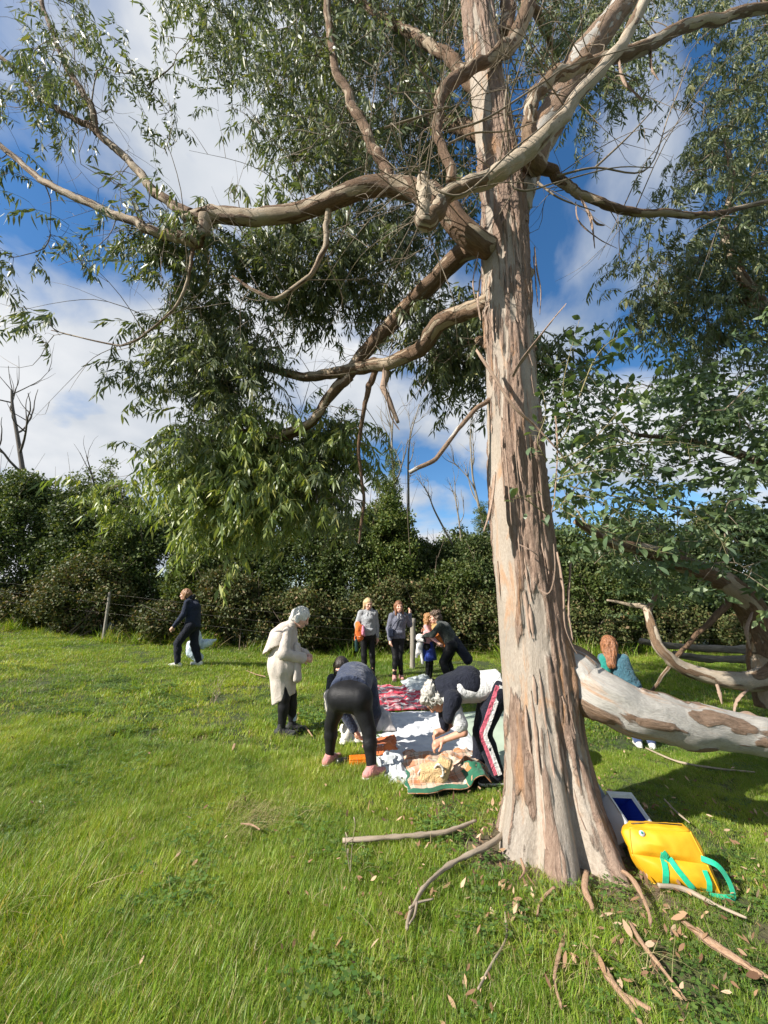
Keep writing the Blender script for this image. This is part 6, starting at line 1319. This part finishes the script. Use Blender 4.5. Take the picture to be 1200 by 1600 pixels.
for a, b in (((.06, -.07, -.10), (.16, -.13, -.22)), ((.12, -.05, -.06), (.24, -.12, -.10))):
    lg_ = solid('leg', SDF().cap(a, b, .05, .045, .02), OP, d2, .01); solid('foot_pad', SDF().ell(vec(*b)+unit(vec(*b)-vec(*a))*.025, (.055, .05, .055)), TP_, lg_, .009)
solid('arm', SDF().cap((-.08, -.04, .05), (-.14, -.07, -.02), .035, .032, .02), TP_, d2, .01)
# ================================================================== STICKS, BARK AND LITTER ON THE GRASS
STICK_M = woodmat('fallen_stick', (.20, .15, .10), (.40, .33, .25), (40, 40, 6)); FB_M = woodmat('fallen_bark', (.24, .13, .07), (.46, .31, .2), (50, 50, 6))
def stick(label, pts, wpx, lift=.03, name='stick', branches=()):
    P = [hit(x, y)+vec(0, 0, lift+(.02*RNG.random())) for x, y in pts]; n = 9*len(P); Q = catmull(P, n); c = Q[0].copy(); c[2] = gz(c[0], c[1])
    R = np.interp(np.linspace(0, 1, n), np.linspace(0, 1, len(wpx)), wpx)*.5/FPX*np.array([depth_of(q) for q in Q])
    mb = MB(); V, F, bk = sweep(Q-c, R, 9, True, lambda b: R[:, None]*(-.2+.6*fbm(b[..., 0]*50, b[..., 1]*50, b[..., 2]*14, 3, 3))); mb.add(V, F, bark=bk)
    for bp_ in branches:
        Pb = [hit(x, y)+vec(0, 0, lift+.03) for x, y in bp_]; Qb = catmull(Pb, 12); V, F, bk = sweep(Qb-c, np.linspace(.007, .004, 12), 6); mb.add(V, F, bark=bk)
    return tag(mb.obj(name, STICK_M, loc=tuple(c)), label, 'stick', 'fallen sticks round the tree')
stick('straight pale fallen stick pointing at the trunk from the left', [(535, 1332), (600, 1327), (690, 1316), (745, 1300)], (8, 9, 10, 6), .05)
stick('long curved grey branch with a forked end lying in the grass', [(806, 1300), (770, 1336), (710, 1368), (668, 1405), (642, 1445), (636, 1478)], (11, 11, 9, 8, 8, 6), .05, branches=[[(640, 1450), (655, 1440), (678, 1434)], [(652, 1440), (648, 1462), (640, 1476)]])
stick('pale bare stick running right from under the yellow bag', [(1030, 1398), (1070, 1400), (1120, 1425), (1170, 1452)], (7, 9, 7, 4), .03)
stick('thin brown twig standing in the grass below the trunk', [(790, 1440), (792, 1480), (770, 1520), (748, 1565)], (4, 4, 5, 4), .03)
stick('thin dark stick across the shadow at the right', [(1010, 1175), (1060, 1195), (1120, 1206), (1180, 1212)], (3, 4, 4, 3), .02)
stick('pale stick lying in the tree shadow behind the cool box', [(1040, 1262), (1058, 1282), (1080, 1300)], (3, 4, 3), .05)
def gstrip(label, pts, w, lift=.035, curl=1.0, tw=.4):
    o = strip(None, [hit(x, y)+vec(0, 0, lift+.012*RNG.random()) for x, y in pts], w, curl, FB_M, 'bark_strip', tw, 18); return tag(o, label, 'bark', 'fallen bark strips round the tree')
gstrip('broad pinkish bark strip at the right edge of the lawn', [(1068, 1450), (1110, 1485), (1160, 1520), (1195, 1545)], .045)
gstrip('second bark strip beside the broad one at lower right', [(1150, 1510), (1185, 1535), (1230, 1560)], .035)
gstrip('long bark strip running to the bottom edge right of centre', [(930, 1500), (955, 1545), (985, 1585), (1010, 1630)], .03)
gstrip('curled bark roll at the bottom edge of the picture', [(975, 1568), (995, 1582), (1020, 1600)], .05, curl=2.6)
gstrip('narrow bark strip below the trunk', [(888, 1465), (876, 1500), (868, 1550), (880, 1600)], .02)
gstrip('bark strip leaning against the right root', [(928, 1345), (960, 1370), (990, 1395), (1015, 1445), (1020, 1475)], .03, .06)
gstrip('bark strip hanging down over the front root', [(918, 1375), (915, 1405), (925, 1430), (928, 1445)], .035, .05)
gstrip('bark strip in the grass right of the front root', [(985, 1455), (1005, 1490), (1030, 1520), (1075, 1580)], .022)
gstrip('short brown bark roll standing out of the grass', [(815, 1358), (820, 1375), (812, 1392)], .025, .05, 2.8)
gstrip('flat brown bark plate in the grass below the trunk', [(808, 1418), (804, 1436), (800, 1452)], .04, .03, .8)
gstrip('orange bark chip at the very foot of the trunk', [(842, 1328), (850, 1340), (856, 1350)], .045, .05, .8)
gstrip('bark strip left of the front root', [(868, 1400), (846, 1420), (840, 1450)], .02)
gstrip('small dark bark piece in the sunny grass left of the blankets', [(366, 1172), (362, 1184)], .03, .06, 1.0)
gstrip('pale split stick near the crouching person', [(475, 1140), (482, 1150), (488, 1158)], .02, .05, 1.0)
gstrip('pinkish bark strip in the straw left of centre', [(375, 1302), (392, 1306), (405, 1315)], .016, .06, 1.0)
gstrip('pale bark strips lying behind the person in the cream coat', [(385, 1052), (400, 1058), (415, 1062)], .035, .05, 1.0)
# litter: curled dead leaves and bark chips
def chip(n):
    mb = MB()
    for i in range(n):
        p = np.zeros(3); d = rv(); d[2] *= .2; leaf_quad(mb, p, d, vec(0, 0, 1)+rv()*.3, .085, RNG.uniform(.007, .017), RNG.random(), RNG.uniform(-.6, .7), RNG.random() < .3)
    return mb
CHIP_M = leafmat('dead_leaf', [(0, (.14, .07, .035)), (.5, (.28, .16, .085)), (.8, (.40, .26, .15)), (1, (.50, .36, .24))], (1, .8, .5), rough=.75, tw=.1)
chips = [source('dead_leaf', chip(1), CHIP_M) for _ in range(6)]
k = 1500; a = RNG.uniform(0, 6.28, k); r = np.abs(RNG.normal(0, 1.0, k))+.38; x = TREE[0]+r*np.cos(a); y = TREE[1]+r*np.sin(a)*1.1-.2
k2 = 260; x = np.concatenate([x, RNG.uniform(-4, 4, k2)]); y = np.concatenate([y, RNG.uniform(1.8, 9, k2)]); P = np.stack([x, y], 1); ok = keep_off(P) & (y > 1.3); P = P[ok]; n = len(P)
tag(scatter('leaf_litter', np.stack([P[:, 0], P[:, 1], gz(P[:, 0], P[:, 1])+RNG.uniform(.012, .055, n)], 1), np.stack([RNG.normal(0, .5, n), RNG.normal(0, .5, n), RNG.uniform(0, 6.28, n)], 1), RNG.uniform(.18, .65, n)*np.where(RNG.random(n) < .12, 1.5, 1), RNG.integers(0, 6, n), chips, np.full(n, .5)), 'scattered brown dead leaves and bark chips round the trunk', 'leaf litter', kind='stuff')
# combed heap of straw and a dry weed stalk
hs_ = hit(400, 1282); n = 70; Pp = np.stack([hs_[0]+RNG.normal(0, .16, n), hs_[1]+RNG.normal(0, .13, n)], 1)
tag(scatter('straw_heap', np.stack([Pp[:, 0], Pp[:, 1], gz(Pp[:, 0], Pp[:, 1])+.02], 1), np.stack([RNG.normal(0, .15, n), RNG.normal(0, .15, n), RNG.normal(.4, .25, n)+math.pi], 1), RNG.uniform(.5, .9, n), RNG.integers(0, 4, n), strw, np.full(n, .5)), 'pale combed heap of cut straw in the sunny grass', 'straw', kind='stuff')
for (x, y), lab in (((334, 1100), 'dry brown weed stalk standing left of the person in the cream coat'), ((548, 1370), 'thin bare stalk standing beside the straight fallen stick')):
    w0 = hit(x, y); mb = MB()
    for i in range(9 if x < 400 else 2):
        e = w0+vec(RNG.normal()*.07+.03, RNG.normal()*.06, RNG.uniform(.2, .42)); Q = wand(mb, w0, e, .003, .0015, .1, 7, 4)
        for q in Q[2::2]: V, F, bk = sweep(np.array([q, q+rv()*.035]), np.array([.002, .004]), 4); mb.add(V, F, bark=bk)
    o = mb.obj('dry_weed', STICK_M); tag(o, lab, 'weed')
